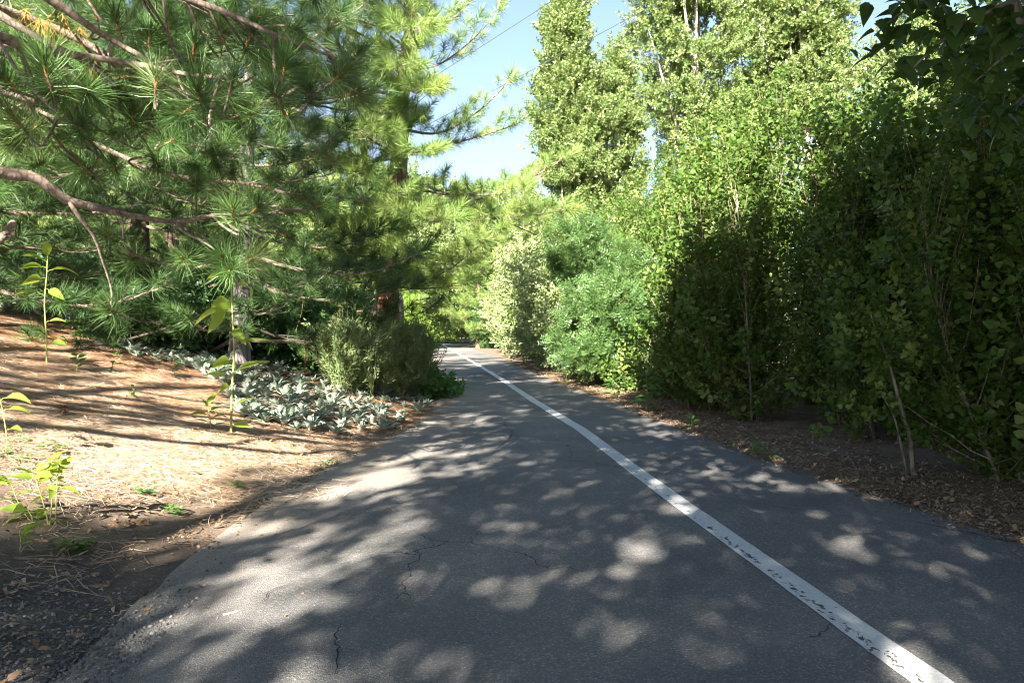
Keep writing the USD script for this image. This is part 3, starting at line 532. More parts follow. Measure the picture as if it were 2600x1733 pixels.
def hedge_tree(i, x, y, H, R, n, forms, label, group, mat='poplar', lean=0.0, skirt=.08):
    """slender stems that throw up many leafy whips"""
    r = np.random.default_rng(500 + i); z = float(Z(x, y)); ns = 3; stems, P, D, wh = [], [], [], MB(); lines = []
    for k in range(ns):
        a = k * 2.1 + r.random(); h = H * (.92 if k == 0 else r.uniform(.62, .85)); o = np.array([x + .12 * math.cos(a), y + .12 * math.sin(a), z - .08]); sp = R * r.uniform(.2, .6)
        e = np.array([x + sp * math.cos(a) + lean, y + sp * math.sin(a), z + h]); m = (o + e) / 2 + np.array([.1 * math.cos(a), .1 * math.sin(a), 0])
        stems.append(([o, m, e], (.012 + .0022 * H, .004), 'stem')); lines.append(smooth_line([o, m, e], 8))
    step = .15; total = 0
    for w in range(400):
        if total > n: break
        c = lines[w % ns]; q = skirt + (1 - skirt) * r.random()**.9; o = np.array([np.interp(q, np.linspace(0, 1, len(c)), c[:, j]) for j in range(3)])
        az = r.random() * 6.283; L = H * r.uniform(.16, .34) * (1.15 - .55 * q); tilt = math.radians(r.uniform(22, 62) * (1 - .6 * q) * (1 if q > .25 else 1.35))
        d = np.array([math.sin(tilt) * math.cos(az), math.sin(tilt) * math.sin(az), math.cos(tilt)]); m = max(3, int(L / step)); t = np.linspace(0, 1, m + 1)[:, None]
        pl = o + d * L * t + np.array([0, 0, .22 * L]) * t**2 + np.cumsum(r.normal(0, .012, (m + 1, 3)), 0)
        wh.add(*tube(pl, np.linspace(.006, .002, m + 1), 3)); tg = unit(np.gradient(pl, axis=0)); s0 = 1 if q > .5 else 0
        P.append(pl[s0:] + r.normal(0, .03, (m + 1 - s0, 3))); D.append(unit(tg[s0:] + r.normal(0, .33, (m + 1 - s0, 3)))); total += m + 1 - s0
    t = leafy('young_poplar', label, 'young poplar', stems, np.vstack(P), np.vstack(D), forms, mat, 'grey_bark', 500 + i, (.5, 1.32), group=group)
    obj('twigs', wh.get(), M['twig'], t)
k = 0
LBL_F = 'slender young poplar in the front row of the thicket along the right verge'
FL = {0: ('front-row poplar at the dark right edge of the frame', None), 2: ('front-row poplar just behind the bare pale double stem', None), 5: ('front-row poplar behind the leafy green seedling nearest to the camera', None), 7: ('front-row poplar behind the low seedling at the broken path edge', None), 9: ('front-row poplar behind the tallest bright green verge seedling', None), 11: ('front-row poplar whose leaves touch the dark green locust', None), 16: ('front-row poplar between the locust and the pale shrub', None), 20: ('front-row poplar just beyond the pale shrub at the bend', None)}
LBL_B = 'taller young poplar in the back row of the right-hand thicket'
for y in np.arange(5.0, 33, 0.92):
    yy = y + rh.normal(0, .2); x = along(REDGE, yy) + 1.2 + rh.uniform(-.1, .95) + .3 * math.sin(yy * .9); fr = yy < 13
    if 15 < yy < 20: x += .7
    if 22 < yy < 30: x += .8
    hedge_tree(k, x, yy, (2.6 + .09 * min(yy, 18)) * rh.uniform(.65, 1.1), rh.uniform(.6, .95), 620 if fr else 560, POP if fr else POP_MID, *(FL[k] if k in FL else (LBL_F, 'front row of thicket poplars')), lean=rh.normal(-.1, .2), skirt=0.0); k += 1
for yy, of_, hh in ((13.6, .95, 1.3), (15.2, .8, 1.0), (17.6, .75, 1.5), (19.6, .8, 1.9)):
    hedge_tree(k, along(REDGE, yy) + of_, yy, hh, .45, 170, POP_MID, {13.6: 'knee-high poplar sucker at the verge in front of the thicket', 15.2: 'low poplar sucker at the foot of the locust', 17.6: 'bushy poplar sucker in front of the locust', 19.6: 'waist-high poplar sucker between the locust and the pale shrub'}[yy], None, skirt=0.0); k += 1
for y in np.arange(5.4, 40, 1.05):
    yy = y + rh.normal(0, .25); x = along(REDGE, yy) + 2.7 + rh.uniform(0, .9)
    hedge_tree(k, x, yy, (3.1 + .165 * min(yy, 17)) * rh.uniform(.72, 1.12), rh.uniform(.8, 1.2), 760, POP if yy < 9 else POP_MID, LBL_B, 'back row of thicket poplars', lean=rh.normal(0, .25), skirt=.0); k += 1
for y in np.arange(5.0, 44, 2.0):
    yy = y + rh.normal(0, .3); x = along(REDGE, yy) + 5.0 + rh.uniform(0, 1.2)
    hedge_tree(k, x, yy, 4.6 + rh.normal(0, .6), 1.6, 380, POP_MID, 'leafy poplar filling the shade behind the two thicket rows', 'rear thicket poplars', skirt=.03); k += 1

def blob_tree(name, label, cat, base, H, lobes, n, forms, mat, bark, seed, sc=(.8, 1.2), trunk_r=.2, gap=.42, group=None, upward=.5, limbs=7, gs=.9, fork=None):
    """crown of ellipsoid lobes (centre, radii) thinned by noise so that sky shows through"""
    r = np.random.default_rng(seed); P, D = [], []; base = np.asarray(base, float)
    vol = np.array([np.prod(l[1])**(2 / 3) for l in lobes]); vol /= vol.sum()
    for (c, ra), w in zip(lobes, vol):
        m = int(n * w * 1.7); p = unit(r.normal(size=(m, 3))); rr = r.random(m)**.42
        lum = 1 + .5 * (meshkit.fbm(p * 2.2 + seed, 3, seed) - .5) * 2
        q = np.asarray(c) + p * rr[:, None] * np.asarray(ra) * lum[:, None]
        ok = meshkit.fbm(q / np.mean(ra) * 2.6 * gs + seed * 3.1, 3, seed + 2) > gap
        P.append(q[ok]); D.append(unit(p[ok] * .8 + np.array([0, 0, upward]) + r.normal(0, .45, (ok.sum(), 3))))
    P, D = np.vstack(P), np.vstack(D); P, D = P[P[:, 2] > Z(P[:, 0], P[:, 1]) + .05], D[P[:, 2] > Z(P[:, 0], P[:, 1]) + .05]
    stems = []
    if trunk_r > 0:
        top = np.array(lobes[0][0]) + np.array([0, 0, lobes[0][1][2] * .8]); m = base + (top - base) * .5 + r.normal(0, .02 * H, 3) * [1, 1, 0]
        stems.append(([base - [0, 0, .1], m, top], (trunk_r, trunk_r * .15), 'trunk')); c = smooth_line([base, m, top], 8)
        for i in range(limbs):
            j = int(len(c) * (.2 + .6 * i / limbs)); cc, ra = lobes[i % len(lobes)]; e = np.asarray(cc) + unit(r.normal(size=3) + [0, 0, .5]) * np.asarray(ra) * .8
            if e[2] < c[j, 2]: e[2] = c[j, 2] + .3
            stems.append(([c[j], (c[j] + e) / 2 - [0, 0, .05 * H * r.random()], e], (trunk_r * .4, trunk_r * .07), 'limb'))
    return leafy(name, label, cat, stems, P, D, forms, mat, bark, seed, sc, group)
def L3(u, v, d, ru, rv, depth=None): return (at(u, v, d), (ru / FPX * d, depth or ru / FPX * d, rv / FPX * d))
def B(u, d):
    x = at(u, 0, d)[0]; return (x, d, float(Z(x, d)))
# right side, beyond the thicket poplars: pale shrub, locust, bushes round the bend
PALE = [spray_form(16, .5, .10, 230 + i, leaf_mid, .8, (40, 95), 1.0) for i in range(3)]
LOC = [frond_form(7, .30, .062, 240 + i, .5) for i in range(3)]
FEA = [frond_form(8, .42, .10, 250 + i, .32) for i in range(3)]
def E3(d, off, v, r, h): x = along(REDGE, d) + off; return (np.array([x, d, EYE - (v - HOR) / FPX * d]), (r, r * 1.2, h))
blob_tree('pale_shrub', 'tall pale-leaved shrub lit by sun where the path begins to bend', 'shrub', (along(REDGE, 25) + 1.5, 25, 0), 4, [E3(24, 1.35, 850, 1.1, 1.0), E3(25.5, 1.5, 760, 1.3, 1.2), E3(24.5, 2.0, 680, 1.2, 1.1), E3(27.5, 1.3, 840, 1.1, 1.1), E3(28, 1.4, 740, 1.2, 1.1), E3(22.5, 1.2, 905, .7, .5)], 2300, PALE, 'pale', 'grey_bark', 61, trunk_r=.06, gap=.40)
blob_tree('pale_shrub', 'pale sunlit shrub further round the bend behind the tall pale one', 'shrub', (along(REDGE, 36) + 1.5, 36, 0), 4, [E3(34, 1.3, 820, 1.3, 1.2), E3(36, 1.5, 740, 1.4, 1.2), E3(33, 1.8, 660, 1.4, 1.1), E3(40, 1.4, 800, 1.4, 1.4), E3(38, 1.9, 690, 1.5, 1.2), E3(31, 1.1, 850, .8, .7)], 2300, PALE, 'pale', 'grey_bark', 161, sc=(.9, 1.4), trunk_r=.06, gap=.40)
blob_tree('locust_shrub', 'dark green locust with feathery leaflets between pale shrub and thicket', 'locust', B(1560, 16), 3, [L3(1570, 800, 16, 95, 80), L3(1500, 770, 17, 70, 60), L3(1650, 840, 15.5, 75, 70), L3(1540, 900, 16, 110, 45), L3(1470, 640, 18, 80, 90), L3(1600, 700, 17, 60, 70), L3(1450, 860, 18, 60, 60)], 1250, LOC, 'locust', 'grey_bark', 62, sc=(.7, 1.35), trunk_r=.05, gap=.47)
blob_tree('roadside_bush', 'bright yellow-green feathery bush at the far end of the path', 'bush', B(1090, 66), 4, [L3(1090, 790, 66, 95, 70, 2.6), L3(1040, 800, 70, 55, 60), L3(1150, 780, 68, 80, 70), L3(1195, 810, 72, 60, 60)], 1500, FEA, 'bush', 'grey_bark', 63, sc=(1.5, 2.2), trunk_r=.06, gap=.34)
blob_tree('roadside_bush', 'feathery green bush on the outside of the bend past the pale shrubs', 'bush', (along(REDGE, 52) + 2, 52, 0), 4, [E3(50, 1.6, 815, 1.6, 1.7), E3(53, 1.9, 765, 1.8, 1.7), E3(58, 1.8, 800, 1.8, 1.9)], 1000, FEA, 'locust', 'grey_bark', 64, sc=(1.3, 1.9), trunk_r=.06, gap=.36)
for i, (u, v, d, ru, rv) in enumerate([(1230, 690, 58, 110, 90), (1330, 610, 52, 120, 90), (1120, 690, 74, 120, 80), (1010, 690, 76, 130, 80), (1130, 560, 84, 130, 90), (1010, 540, 66, 120, 120)]):
    blob_tree('background_tree', ['sunlit broadleaf tree closing the view above the bend', 'bushy tree behind the pale shrub top', 'rounded tree beyond the far end of the path', 'rounded tree behind the leaning pine trunk', 'furthest tree closing the gap below the sky past the bend', 'tall tree directly behind the leaning red pine'][i], 'tree', B(u, d), 6, [L3(u, v, d, ru, rv), L3(u - 50, v + 70, d, ru * .8, rv * .8), L3(u + 50, v + 80, d, ru * .8, rv * .8)], 1500, POP_FAR, 'poplar_far', 'grey_bark', 70 + i, sc=(1.2, 1.8), trunk_r=.1, gap=.36)

# tall poplars and cottonwoods behind the thicket
def spire(label, u, d, vtop, vbase, ru, n, seed, wide=1.0, mat='poplar_far', second=()):
    lobes = []; m = 9
    for i in range(m):
        q = i / (m - 1); v = vtop + (vbase - vtop) * q; rad = ru * (.32 + .85 * math.sin(min(q * 2.0, 1.57)) * (1 - .25 * q)); lobes.append(L3(u + (12 * math.sin(i * 2.1)), v + 30, d, rad, (vbase - vtop) / m * .95))
    for s in second: lobes.append(L3(*s))
    return blob_tree('tall_poplar', label, 'poplar', B(u, d), 18, lobes[::-1], n, POP_FAR, mat, 'white_bark', seed, sc=(.75, 1.15), trunk_r=.2, gap=.46, upward=1.2, limbs=9, gs=.5)
spire('tall pointed poplar rising alone beside the gap of blue sky', 1442, 42, -95, 480, 80, 4200, 81, second=[(1410, 235, 42, 48, 50), (1500, 300, 42, 75, 80), (1470, 420, 42, 90, 70)])
spire('shorter darker poplar tucked against the pointed poplar', 1556, 44, 130, 480, 78, 2600, 82)
def cotton(label, u, d, lobes, n, seed, trunk=.3):
    return blob_tree('cottonwood_tree', label, 'cottonwood', B(u, d), 22, [L3(*l) for l in lobes], n, POP_FAR, 'poplar_far', 'white_bark', seed, sc=(.9, 1.4), trunk_r=trunk, gap=.525, upward=.3, limbs=14, gs=1.0)
cotton('large pale cottonwood with loose crown right of the pointed poplar', 1780, 50, [(1760, 120, 50, 130, 190), (1650, 60, 50, 75, 75), (1720, -60, 50, 120, 90), (1800, 330, 50, 140, 120), (1690, 250, 50, 70, 90)], 5600, 83, .42)
cotton('pale-trunked cottonwood leaning in the middle of the tall back row', 1960, 52, [(1940, 130, 52, 115, 190), (1880, -40, 52, 100, 90), (2010, 230, 52, 110, 130)], 4600, 84, .42)
cotton('cottonwood with white upper trunk beside the small gap of sky', 2090, 48, [(2060, 60, 48, 75, 130), (2080, 230, 48, 90, 110)], 3000, 85, .36)
cotton('cottonwood behind the overhanging dark leaves at the upper right', 2330, 40, [(2330, 170, 40, 130, 150), (2260, 330, 40, 120, 120), (2420, 330, 40, 130, 140)], 2900, 86, .3)
for i, (u, d, v, ru, rv) in enumerate([(-40, 34, 560, 240, 140), (190, 32, 650, 170, 90), (420, 36, 600, 190, 120), (640, 40, 560, 180, 140), (840, 44, 560, 170, 150)]):
    blob_tree('background_tree', ['sunlit tree behind the grove at the far left', 'low bright tree glimpsed under the hanging boughs', 'bright tree behind the shaded pine trunks', 'leafy tree filling the back of the grove', 'leafy tree behind the leaning red pine'][i], 'tree', B(u, d), 8, [L3(u, v, d, ru, rv), L3(u + 60, v + 80, d, ru * .8, rv * .7), L3(u - 70, v + 90, d, ru * .8, rv * .7)], 1500, POP_FAR, 'poplar_far', 'white_bark', 90 + i, sc=(.9, 1.5), trunk_r=.12, gap=.38)

# ------------------------------------------------------------------ cottonwoods behind the camera that shade the path: gaps in their crowns let sun through where the photograph shows it
LIT = [(835, 1130, 150, 55), (870, 1232, 85, 32), (745, 1325, 95, 42), (690, 1450, 130, 40), (1005, 1337, 55, 34), (1100, 1275, 58, 28), (1205, 1365, 50, 32), (1365, 1470, 74, 62), (1640, 1490, 110, 60), (1800, 1530, 120, 50), (1450, 1395, 48, 24), (1040, 1205, 60, 22),
       (1210, 1195, 75, 24), (1390, 1182, 95, 26), (1260, 1155, 75, 17), (1190, 1100, 95, 16), (1050, 1065, 60, 14), (1320, 1120, 60, 12), (1490, 1305, 45, 20), (1680, 1315, 60, 22), (2030, 1310, 80, 28), (1560, 1052, 120, 13), (1690, 1092, 130, 14), (1830, 1120, 90, 12), (1880, 1185, 110, 14), (2020, 1245, 100, 16), (2215, 1335, 120, 24), (2320, 1290, 60, 14), (910, 1555, 70, 34), (330, 1535, 90, 30), (110, 1480, 90, 24), (1330, 1035, 45, 6), (1120, 985, 60, 6), (1250, 990, 50, 5), (1420, 985, 70, 6), (1560, 1000, 80, 7), (1060, 935, 60, 5), (1160, 945, 60, 4), (1300, 930, 60, 4), (560, 1330, 120, 50), (420, 1420, 110, 36), (660, 1240, 90, 40), (950, 1130, 70, 22)]
LITG = []
for u, v, ru, rv in LIT:
    k_ = 2600 / 2352; c = gr(u * k_, v * k_); d = c[1]; LITG.append((c[0], c[1], ru * k_ / FPX * d * .95, rv * k_ / FPX * d * d / EYE * .85))
LITG = np.array(LITG)
def sunlit(P, pad=.02):
    """which sprays would throw their shadow on ground that lies in sun"""
    s = P - SUN * (P[:, 2:3] / SUN[2]); gx_, gy_ = s[:, 0], s[:, 1]; le = along(LEDGE, gy_)
    m = (gx_ < le - .15 + fb(gx_, gy_, .8, 2, 55) * .9) & (gy_ < 12.5) & (gy_ > 4.1) & (gx_ > -14)
    m |= (gy_ > 17.5) | ((gy_ > 12) & (gx_ < le - .15))
    h = SUN[2] / math.hypot(SUN[0], SUN[1])
    for x, y, a, b in LITG: m |= ((gx_ - x) / (a + pad))**2 + ((gy_ - y) / (b + pad * 1.5))**2 < 1
    return m
def spares_boughs(P, r):
    """sprays that would shade the near pine's boughs are mostly absent"""
    k = (P[:, 1] - 4.2) / SUN[1]; q = P - SUN * k[:, None]
    hit = (k > 0) & (q[:, 0] > -3.4) & (q[:, 0] < -.75) & (q[:, 2] > 1.35) & (q[:, 2] < 4.2)
    return hit & (meshkit.fbm(np.stack([q[:, 0], q[:, 2], 0 * k], 1) * 2.2, 2, 5) > .35)
SHD = [spray_form(16, .45, .115, 260 + i, leaf_mid, .85, (40, 95), 1.1) for i in range(4)]
rs = np.random.default_rng(303); n_ = 11000
G_ = np.column_stack([rs.uniform(-4.2, 6.0, n_), rs.uniform(.3, 24, n_), np.zeros(n_)])
G_ = G_[(G_[:, 0] > np.where(G_[:, 1] < 5, -4.2, along(LEDGE, G_[:, 1]) - .5)) & (G_[:, 0] < along(REDGE, G_[:, 1]) + np.where(G_[:, 1] < 9, 3, -.15))]
up_ = np.where(G_[:, 0] > along(REDGE, G_[:, 1]) - 1.2, rs.uniform(3.4, 8.5, len(G_)), rs.uniform(5.0, 9.5, len(G_)))
up_ = np.maximum(up_, np.where(G_[:, 1] > 10, 5.5 + rs.uniform(0, 4, len(G_)), 0))
hy = rs.uniform(3.0, 13.5, 5200); hz = rs.random(5200)**2.4 * 1.6 * np.interp(hy, [3, 6, 8, 10, 12, 15, 17], [4.0, 3.0, 2.1, 1.3, .6, .2, .1]); H_ = np.column_stack([along(REDGE, hy) + rs.uniform(.4, 3.0, 5200), hy, hz])
V_ = np.column_stack([rs.uniform(-14, -3.0, 6600), rs.uniform(6.8, 18, 6600), rs.uniform(1.2, 7.5, 6600)]); V_ = V_[(V_[:, 1] < 12) | (V_[:, 0] < -4.6)]; V_ = V_[meshkit.fbm(V_ * [.5, .2, .5], 2, 9) > .33]
C_ = np.vstack([V_ + SUN * (rs.uniform(5, 8.5, len(V_)) / SUN[2])[:, None], G_ + SUN * (up_ / SUN[2])[:, None], H_ + SUN * (rs.uniform(3.2, 8.0, 5200) / SUN[2])[:, None]])
O_ = np.column_stack([rs.uniform(1.6, 10, 4300), rs.uniform(-8, 4.5, 4300), rs.uniform(4.2, 9.5, 4300)]); C_ = np.vstack([C_, O_])
C_ = C_ + rs.normal(0, .06, C_.shape)
C_ = C_[~sunlit(C_) & ((C_[:, 1] < .2) | (C_[:, 2] - EYE > .5 * C_[:, 1] + .6)) & (C_[:, 2] > 2.6) & (C_[:, 2] < 16.5)]
C_ = C_[~spares_boughs(C_, rs)]
SHADERS = np.array([(-1.2, -15.5), (1.6, -11.5), (4.6, -8.5), (6.6, -4.0), (6.8, 0.8), (2.6, -18.0), (-8.5, -6.0), (-6.5, -11.0)])
own = np.argmin(((C_[:, None, :2] - (SHADERS + [-.6, 3.0])[None]) ** 2).sum(2), 1)
for i, (x, y) in enumerate(SHADERS):
    P = C_[own == i]
    if not len(P): continue
    r = np.random.default_rng(700 + i); c0 = P.mean(0); z = float(Z(x, y)); b = np.array([x, y, z - .1]); top = np.array([x * .7 + c0[0] * .3, y * .7 + c0[1] * .3, P[:, 2].max() * .9])
    c = smooth_line([b, (b + top) / 2 + [.2, -.1, 0], top], 8); stems = [([b, (b + top) / 2 + [.2, -.1, 0], top], (.24, .05), 'trunk')]
    for m_ in range(9):
        e = P[r.integers(len(P))]; j = int(len(c) * (.25 + .07 * m_)); e = e + [0, 0, .1]
        ln_ = smooth_line([c[j], (c[j] + e) / 2 + [0, 0, .2], e], 6)
        if not sunlit(ln_, -.15)[1:].any(): stems.append(([c[j], (c[j] + e) / 2 + [0, 0, .2], e], (.06, .012), 'limb'))
    D = unit(unit(P - c0) * .6 + r.normal(0, .6, P.shape) + np.array([0, 0, .1]))
    leafy('cottonwood_tree', 'leafy cottonwood shading the near path from behind', 'cottonwood', stems, P, D, SHD, 'shade', 'grey_bark', 700 + i, (.9, 1.3), 'cottonwoods shading the near path')

# ------------------------------------------------------------------ low growth of the grove
UND = [frond_form(6, .34, .085, 270 + i, .5, form=leaf_mid) for i in range(3)]
for i, (u, v, d, w, h) in enumerate([(400, 800, 11.8, .9, .75), (500, 770, 13.5, 1.1, .9), (640, 800, 14.5, 1.0, .8), (300, 735, 15.5, 1.0, .7), (730, 860, 13.2, .55, .45), (90, 700, 17.5, 1.4, .9), (560, 720, 18.5, 1.5, 1.2), (780, 760, 19.5, 1.3, 1.2), (900, 790, 23, 1.2, 1.3), (805, 800, 17, .6, .75)]):
    c = at(u, v, d); z = float(Z(c[0], d)); c[2] = z + h * .55
    blob_tree('low_shrub', ['dark glossy shrub at the upper edge of the silvery plants under the boughs', 'broad dark shrub below the grey pine trunk', 'dark shrub in deep shade above the middle of the silvery plants', 'dark shrub on the upper slope behind the lone needle tuft', 'little shrub beside the plant label left of the yarrow', 'wide low shrub on top of the left slope', 'shaded shrub behind the grey pine trunk', 'shaded shrub left of the leaning red pine', 'shrub at the foot of the leaning red pine', 'dark shrub directly behind the dried yarrow heads'][i], 'shrub', (c[0], d, z), 1, [(c, (w, w * .9, h * .6))], int(420 * w), UND, 'under', 'grey_bark', 600 + i, trunk_r=.02, gap=.34, limbs=3)

# ------------------------------------------------------------------ silvery lamb's-ear plants on the bank
def long_leaf(L, W, rise, arch, n=6, fold=.35, wavy=0.0, seed=0):
    """a lance-shaped leaf that rises and arches over; along +y"""
    t = np.linspace(0, 1, n + 1); w = W * np.sin(np.pi * np.clip(t * .93 + .07, 0, 1))**.75 * .5; w[-1] = .001
    ang = rise - arch * t**1.2; y = np.concatenate([[0], np.cumsum(np.cos(ang[:-1]) * L / n)]); z = np.concatenate([[0], np.cumsum(np.sin(ang[:-1]) * L / n)])
    wz = fold * w + wavy * np.sin(t * 9 + seed) * W
    v = np.concatenate([np.stack([-w, y, z + wz], 1), np.stack([0 * w, y, z], 1), np.stack([w, y, z + wz], 1)]); m = n + 1; i = np.arange(n)
    q = np.concatenate([np.stack([i, m + i, m + i + 1, i + 1], 1), np.stack([m + i, 2 * m + i, 2 * m + i + 1, m + i + 1], 1)])
    return v, np.vstack([q[:, [0, 1, 2]], q[:, [0, 2, 3]]])
def rotz(v, a, o=(0, 0, 0)):
    c, s = math.cos(a), math.sin(a); return np.stack([v[:, 0] * c - v[:, 1] * s, v[:, 0] * s + v[:, 1] * c, v[:, 2]], 1) + np.asarray(o)
rl = np.random.default_rng(51)
def rosette(seed, n=13, L=.175):
    r = np.random.default_rng(seed); out = []
    for i in range(n):
        q = i / n; rise = math.radians(38 + 46 * q + r.normal(0, 9)); v, f = long_leaf(L * r.uniform(.7, 1.12) * (1.08 - .35 * q), L * r.uniform(.22, .30), rise, math.radians(r.uniform(20, 65)), 6, .5, .015, i)
        out.append((rotz(v, i * 2.4 + r.normal(0, .25), (0, 0, .01)), f))
    return out
ROS = []
for k_ in range(6):
    cl = stage.CreateClassPrim(f'/World/rosette_form_{k_}')
    for i, (v, f) in enumerate(rosette(800 + k_, 20 + k_ % 4)): usdkit.mesh(stage, f'{cl.GetPath()}/leaf' + (f'_{i:03d}' if i else ''), (v, f), M['fuzzy'], smooth=True)
    ROS.append(cl.GetPath())
from shapely.geometry import Polygon, Point
BED = Polygon([(250, 845), (330, 905), (480, 940), (570, 985), (610, 1062), (700, 1088), (790, 1105), (880, 1112), (960, 1103), (1040, 1065), (1098, 1043), (1055, 985), (985, 978), (930, 955), (850, 925), (760, 895), (640, 880), (560, 868), (400, 838), (300, 822)])
FARBED = Polygon([(-40, 770), (40, 800), (120, 812), (210, 835), (260, 838), (200, 790), (90, 770), (0, 750)])
spots_ = [(740, 1072, 1.25)]
for poly, want, gap_ in ((BED, 296, 12.5), (FARBED, 34, 16)):
    tries = 0; got = 0; x0, y0, x1, y1 = poly.bounds
    while got < want and tries < 9000:
        tries += 1; u, v = rl.uniform(x0, x1), y1 - (y1 - y0) * rl.random()**(.85)
        if not poly.contains(Point(u, v)): continue
        sx = gap_ * (.6 + (v - 820) / 260) if poly is BED else gap_
        if any(((u - a) / (sx * 1.7))**2 + ((v - b) / (sx * .62))**2 < 1 for a, b, _ in spots_): continue
        spots_.append((u, v, rl.uniform(.75, 1.45))); got += 1
    if poly is BED: NB_ = got
for n_, (u, v, sc) in enumerate(spots_):
    p = gr(u, v); kx = rl.integers(6); lone = n_ == 0
    t = thing('lambs_ear_plant', 'pale broad-leaved rosette standing alone in front of the silvery bed' if lone else ('silver-grey woolly plant in the bed between the sapling and the path' if n_ <= NB_ else 'dim silver-grey woolly plant in the shade on top of the left slope'),
              'lamb\'s ear plant', None if lone else ('silvery bed of woolly plants' if n_ <= NB_ else 'woolly plants on top of the slope'), p - [0, 0, .01], rl.random() * 6.28, float(sc))
    t.GetReferences().AddInternalReference(ROS[kx]); t.SetInstanceable(True)

# ------------------------------------------------------------------ saplings and weeds with leaves one can tell apart
def big_leaf(L, W, droop, curl, n=6, fold=.35):
    t = np.linspace(0, 1, n + 1); w = .5 * W * np.interp(t, [0, .12, .3, .55, .8, 1], [.25, .82, 1, .78, .38, .01])
    a = droop - curl * t; y = np.concatenate([[0], np.cumsum(np.cos(a[:-1]) * L / n)]); z = np.concatenate([[0], np.cumsum(np.sin(a[:-1]) * L / n)])
    v = np.concatenate([np.stack([-w, y, z + fold * w], 1), np.stack([0 * w, y, z], 1), np.stack([w, y, z + fold * w], 1)]); m = n + 1; i = np.arange(n)
    q = np.concatenate([np.stack([i, m + i, m + i + 1, i + 1], 1), np.stack([m + i, 2 * m + i, 2 * m + i + 1, m + i + 1], 1)])
    return v, np.vstack([q[:, [0, 1, 2]], q[:, [0, 2, 3]]])
def sapling(label, cat, base, stem, r0, leaves, mat='sapling', name='sapling', stem_mat='stem', extra=()):
    """stem: points; leaves: (fraction of the stem, heading, length, width, start angle, curl, roll)"""
    t = thing(name, label, cat); c = smooth_line(stem, 6)
    obj('stem', tube(c, np.linspace(r0, r0 * .4, len(c)), 7, .05, 2), M[stem_mat], t, smooth=60)
    for e in extra: obj('stem', tube(smooth_line(e, 5), np.linspace(r0 * .8, r0 * .3, len(smooth_line(e, 5))), 6), M[stem_mat], t, smooth=60)
    paths = [c] + [smooth_line(e, 6) for e in extra]
    for lf in leaves:
        q, hd, L, W, a0, cu, roll = lf[:7]; c_ = paths[lf[7] if len(lf) > 7 else 0]; o = np.array([np.interp(q, np.linspace(0, 1, len(c_)), c_[:, k]) for k in range(3)])
        v, f = big_leaf(L * 1.08, W * .84, a0, cu); cr, sr = math.cos(roll), math.sin(roll); v = np.stack([v[:, 0] * cr + v[:, 2] * sr, v[:, 1], -v[:, 0] * sr + v[:, 2] * cr], 1)
        st = .28 * L; d = np.array([0, math.cos(a0 + .3) * st, math.sin(a0 + .3) * st]); mb = MB(); mb.add(v + d, f); mb.add(*tube(np.array([[0, 0, 0], d * .5 + [0, 0, .01], d + [0, 0, 0]]), .0028, 4))
        vv, ff = mb.get(); obj('leaf', (rotz(vv, hd, o), ff), M[mat], t, smooth=60)
    return t
R_, Lf = -math.pi / 2, math.pi / 2       # headings: to the right and to the left of the picture
b = gr(585, 1103); d = b[1]
def on(u, v): return np.array([(u - CXP) / FPX * d, d, EYE - (v - HOR) / FPX * d])
sapling('tall single-stemmed yellow-green sapling in the sunny needle duff by the path', 'sapling', b, [b - [0, 0, .05], on(588, 1000), on(594, 900), on(591, 810), on(587, 700)], .012, [
    (.98, Lf + .5, .20, .13, .2, 1.4, .5), (.93, R_ - .2, .25, .13, .1, 2.1, -.4), (.86, Lf - .6, .19, .19, -.5, .9, .9), (.82, Lf + .2, .30, .23, -1.0, .5, .9), (.79, Lf + .1, .28, .17, -.1, 1.0, .3), (.70, R_ - .9, .17, .13, -.9, .5, .5), (.67, R_ + .1, .19, .14, -.7, .6, .2),
    (.54, R_ + .1, .28, .12, .35, .7, -.2), (.47, Lf + .3, .17, .16, -.5, .3, .9), (.42, Lf + .1, .18, .13, .1, .1, .3), (.37, R_ - .1, .27, .13, .4, .3, -.4), (.33, Lf - .1, .22, .14, .3, .6, .4), (.29, Lf + .9, .15, .14, -.2, .6, .8), (.16, R_ + .2, .19, .10, .55, .5, -.2), (.09, Lf + .2, .16, .08, .6, .2, .1), (.08, R_ - .3, .15, .12, -.1, .4, .6)])
b = gr(535, 1092); d = b[1]
sapling('small leafy shoot at the foot of the tall sapling, left of its stem', 'seedling', b, [b - [0, 0, .03], on(532, 1062), on(527, 1035)], .006, [(.3, Lf, .13, .09, .3, .5, .2), (.45, R_, .13, .09, .3, .6, -.2), (.6, Lf + .5, .14, .10, .2, .5, .5), (.75, R_ - .4, .14, .10, .4, .5, -.3), (.9, Lf - .4, .12, .10, .8, .4, .4), (1, R_ + 1.2, .13, .10, .9, .4, 0), (.2, R_ + .4, .12, .08, .2, .4, 0)])
b = gr(118, 925); d = b[1]
sapling('second sapling on the upper slope beside the silvery plants, half in shade', 'sapling', b, [b - [0, 0, .05], on(118, 860), on(114, 770), on(120, 700), on(122, 660)], .010, [
    (1, R_ - .8, .19, .13, .9, .4, .3), (.95, Lf + .4, .20, .14, .4, .6, .2), (.85, Lf, .22, .14, .1, .6, .4), (.8, R_ + .2, .26, .13, .1, .9, -.2), (.72, Lf + .3, .19, .16, -.3, .6, .7), (.62, R_ - .2, .18, .15, -.6, .5, .6), (.56, Lf - .1, .28, .13, .1, .4, .2), (.36, R_ + .2, .16, .12, .2, .6, .3), (.3, Lf + .2, .15, .10, .4, .5, .2), (.2, R_, .17, .15, .1, .7, .5), (.15, Lf - .3, .15, .10, .3, .5, .2)])
b = gr(122, 1335); d = b[1]; rw = np.random.default_rng(9)
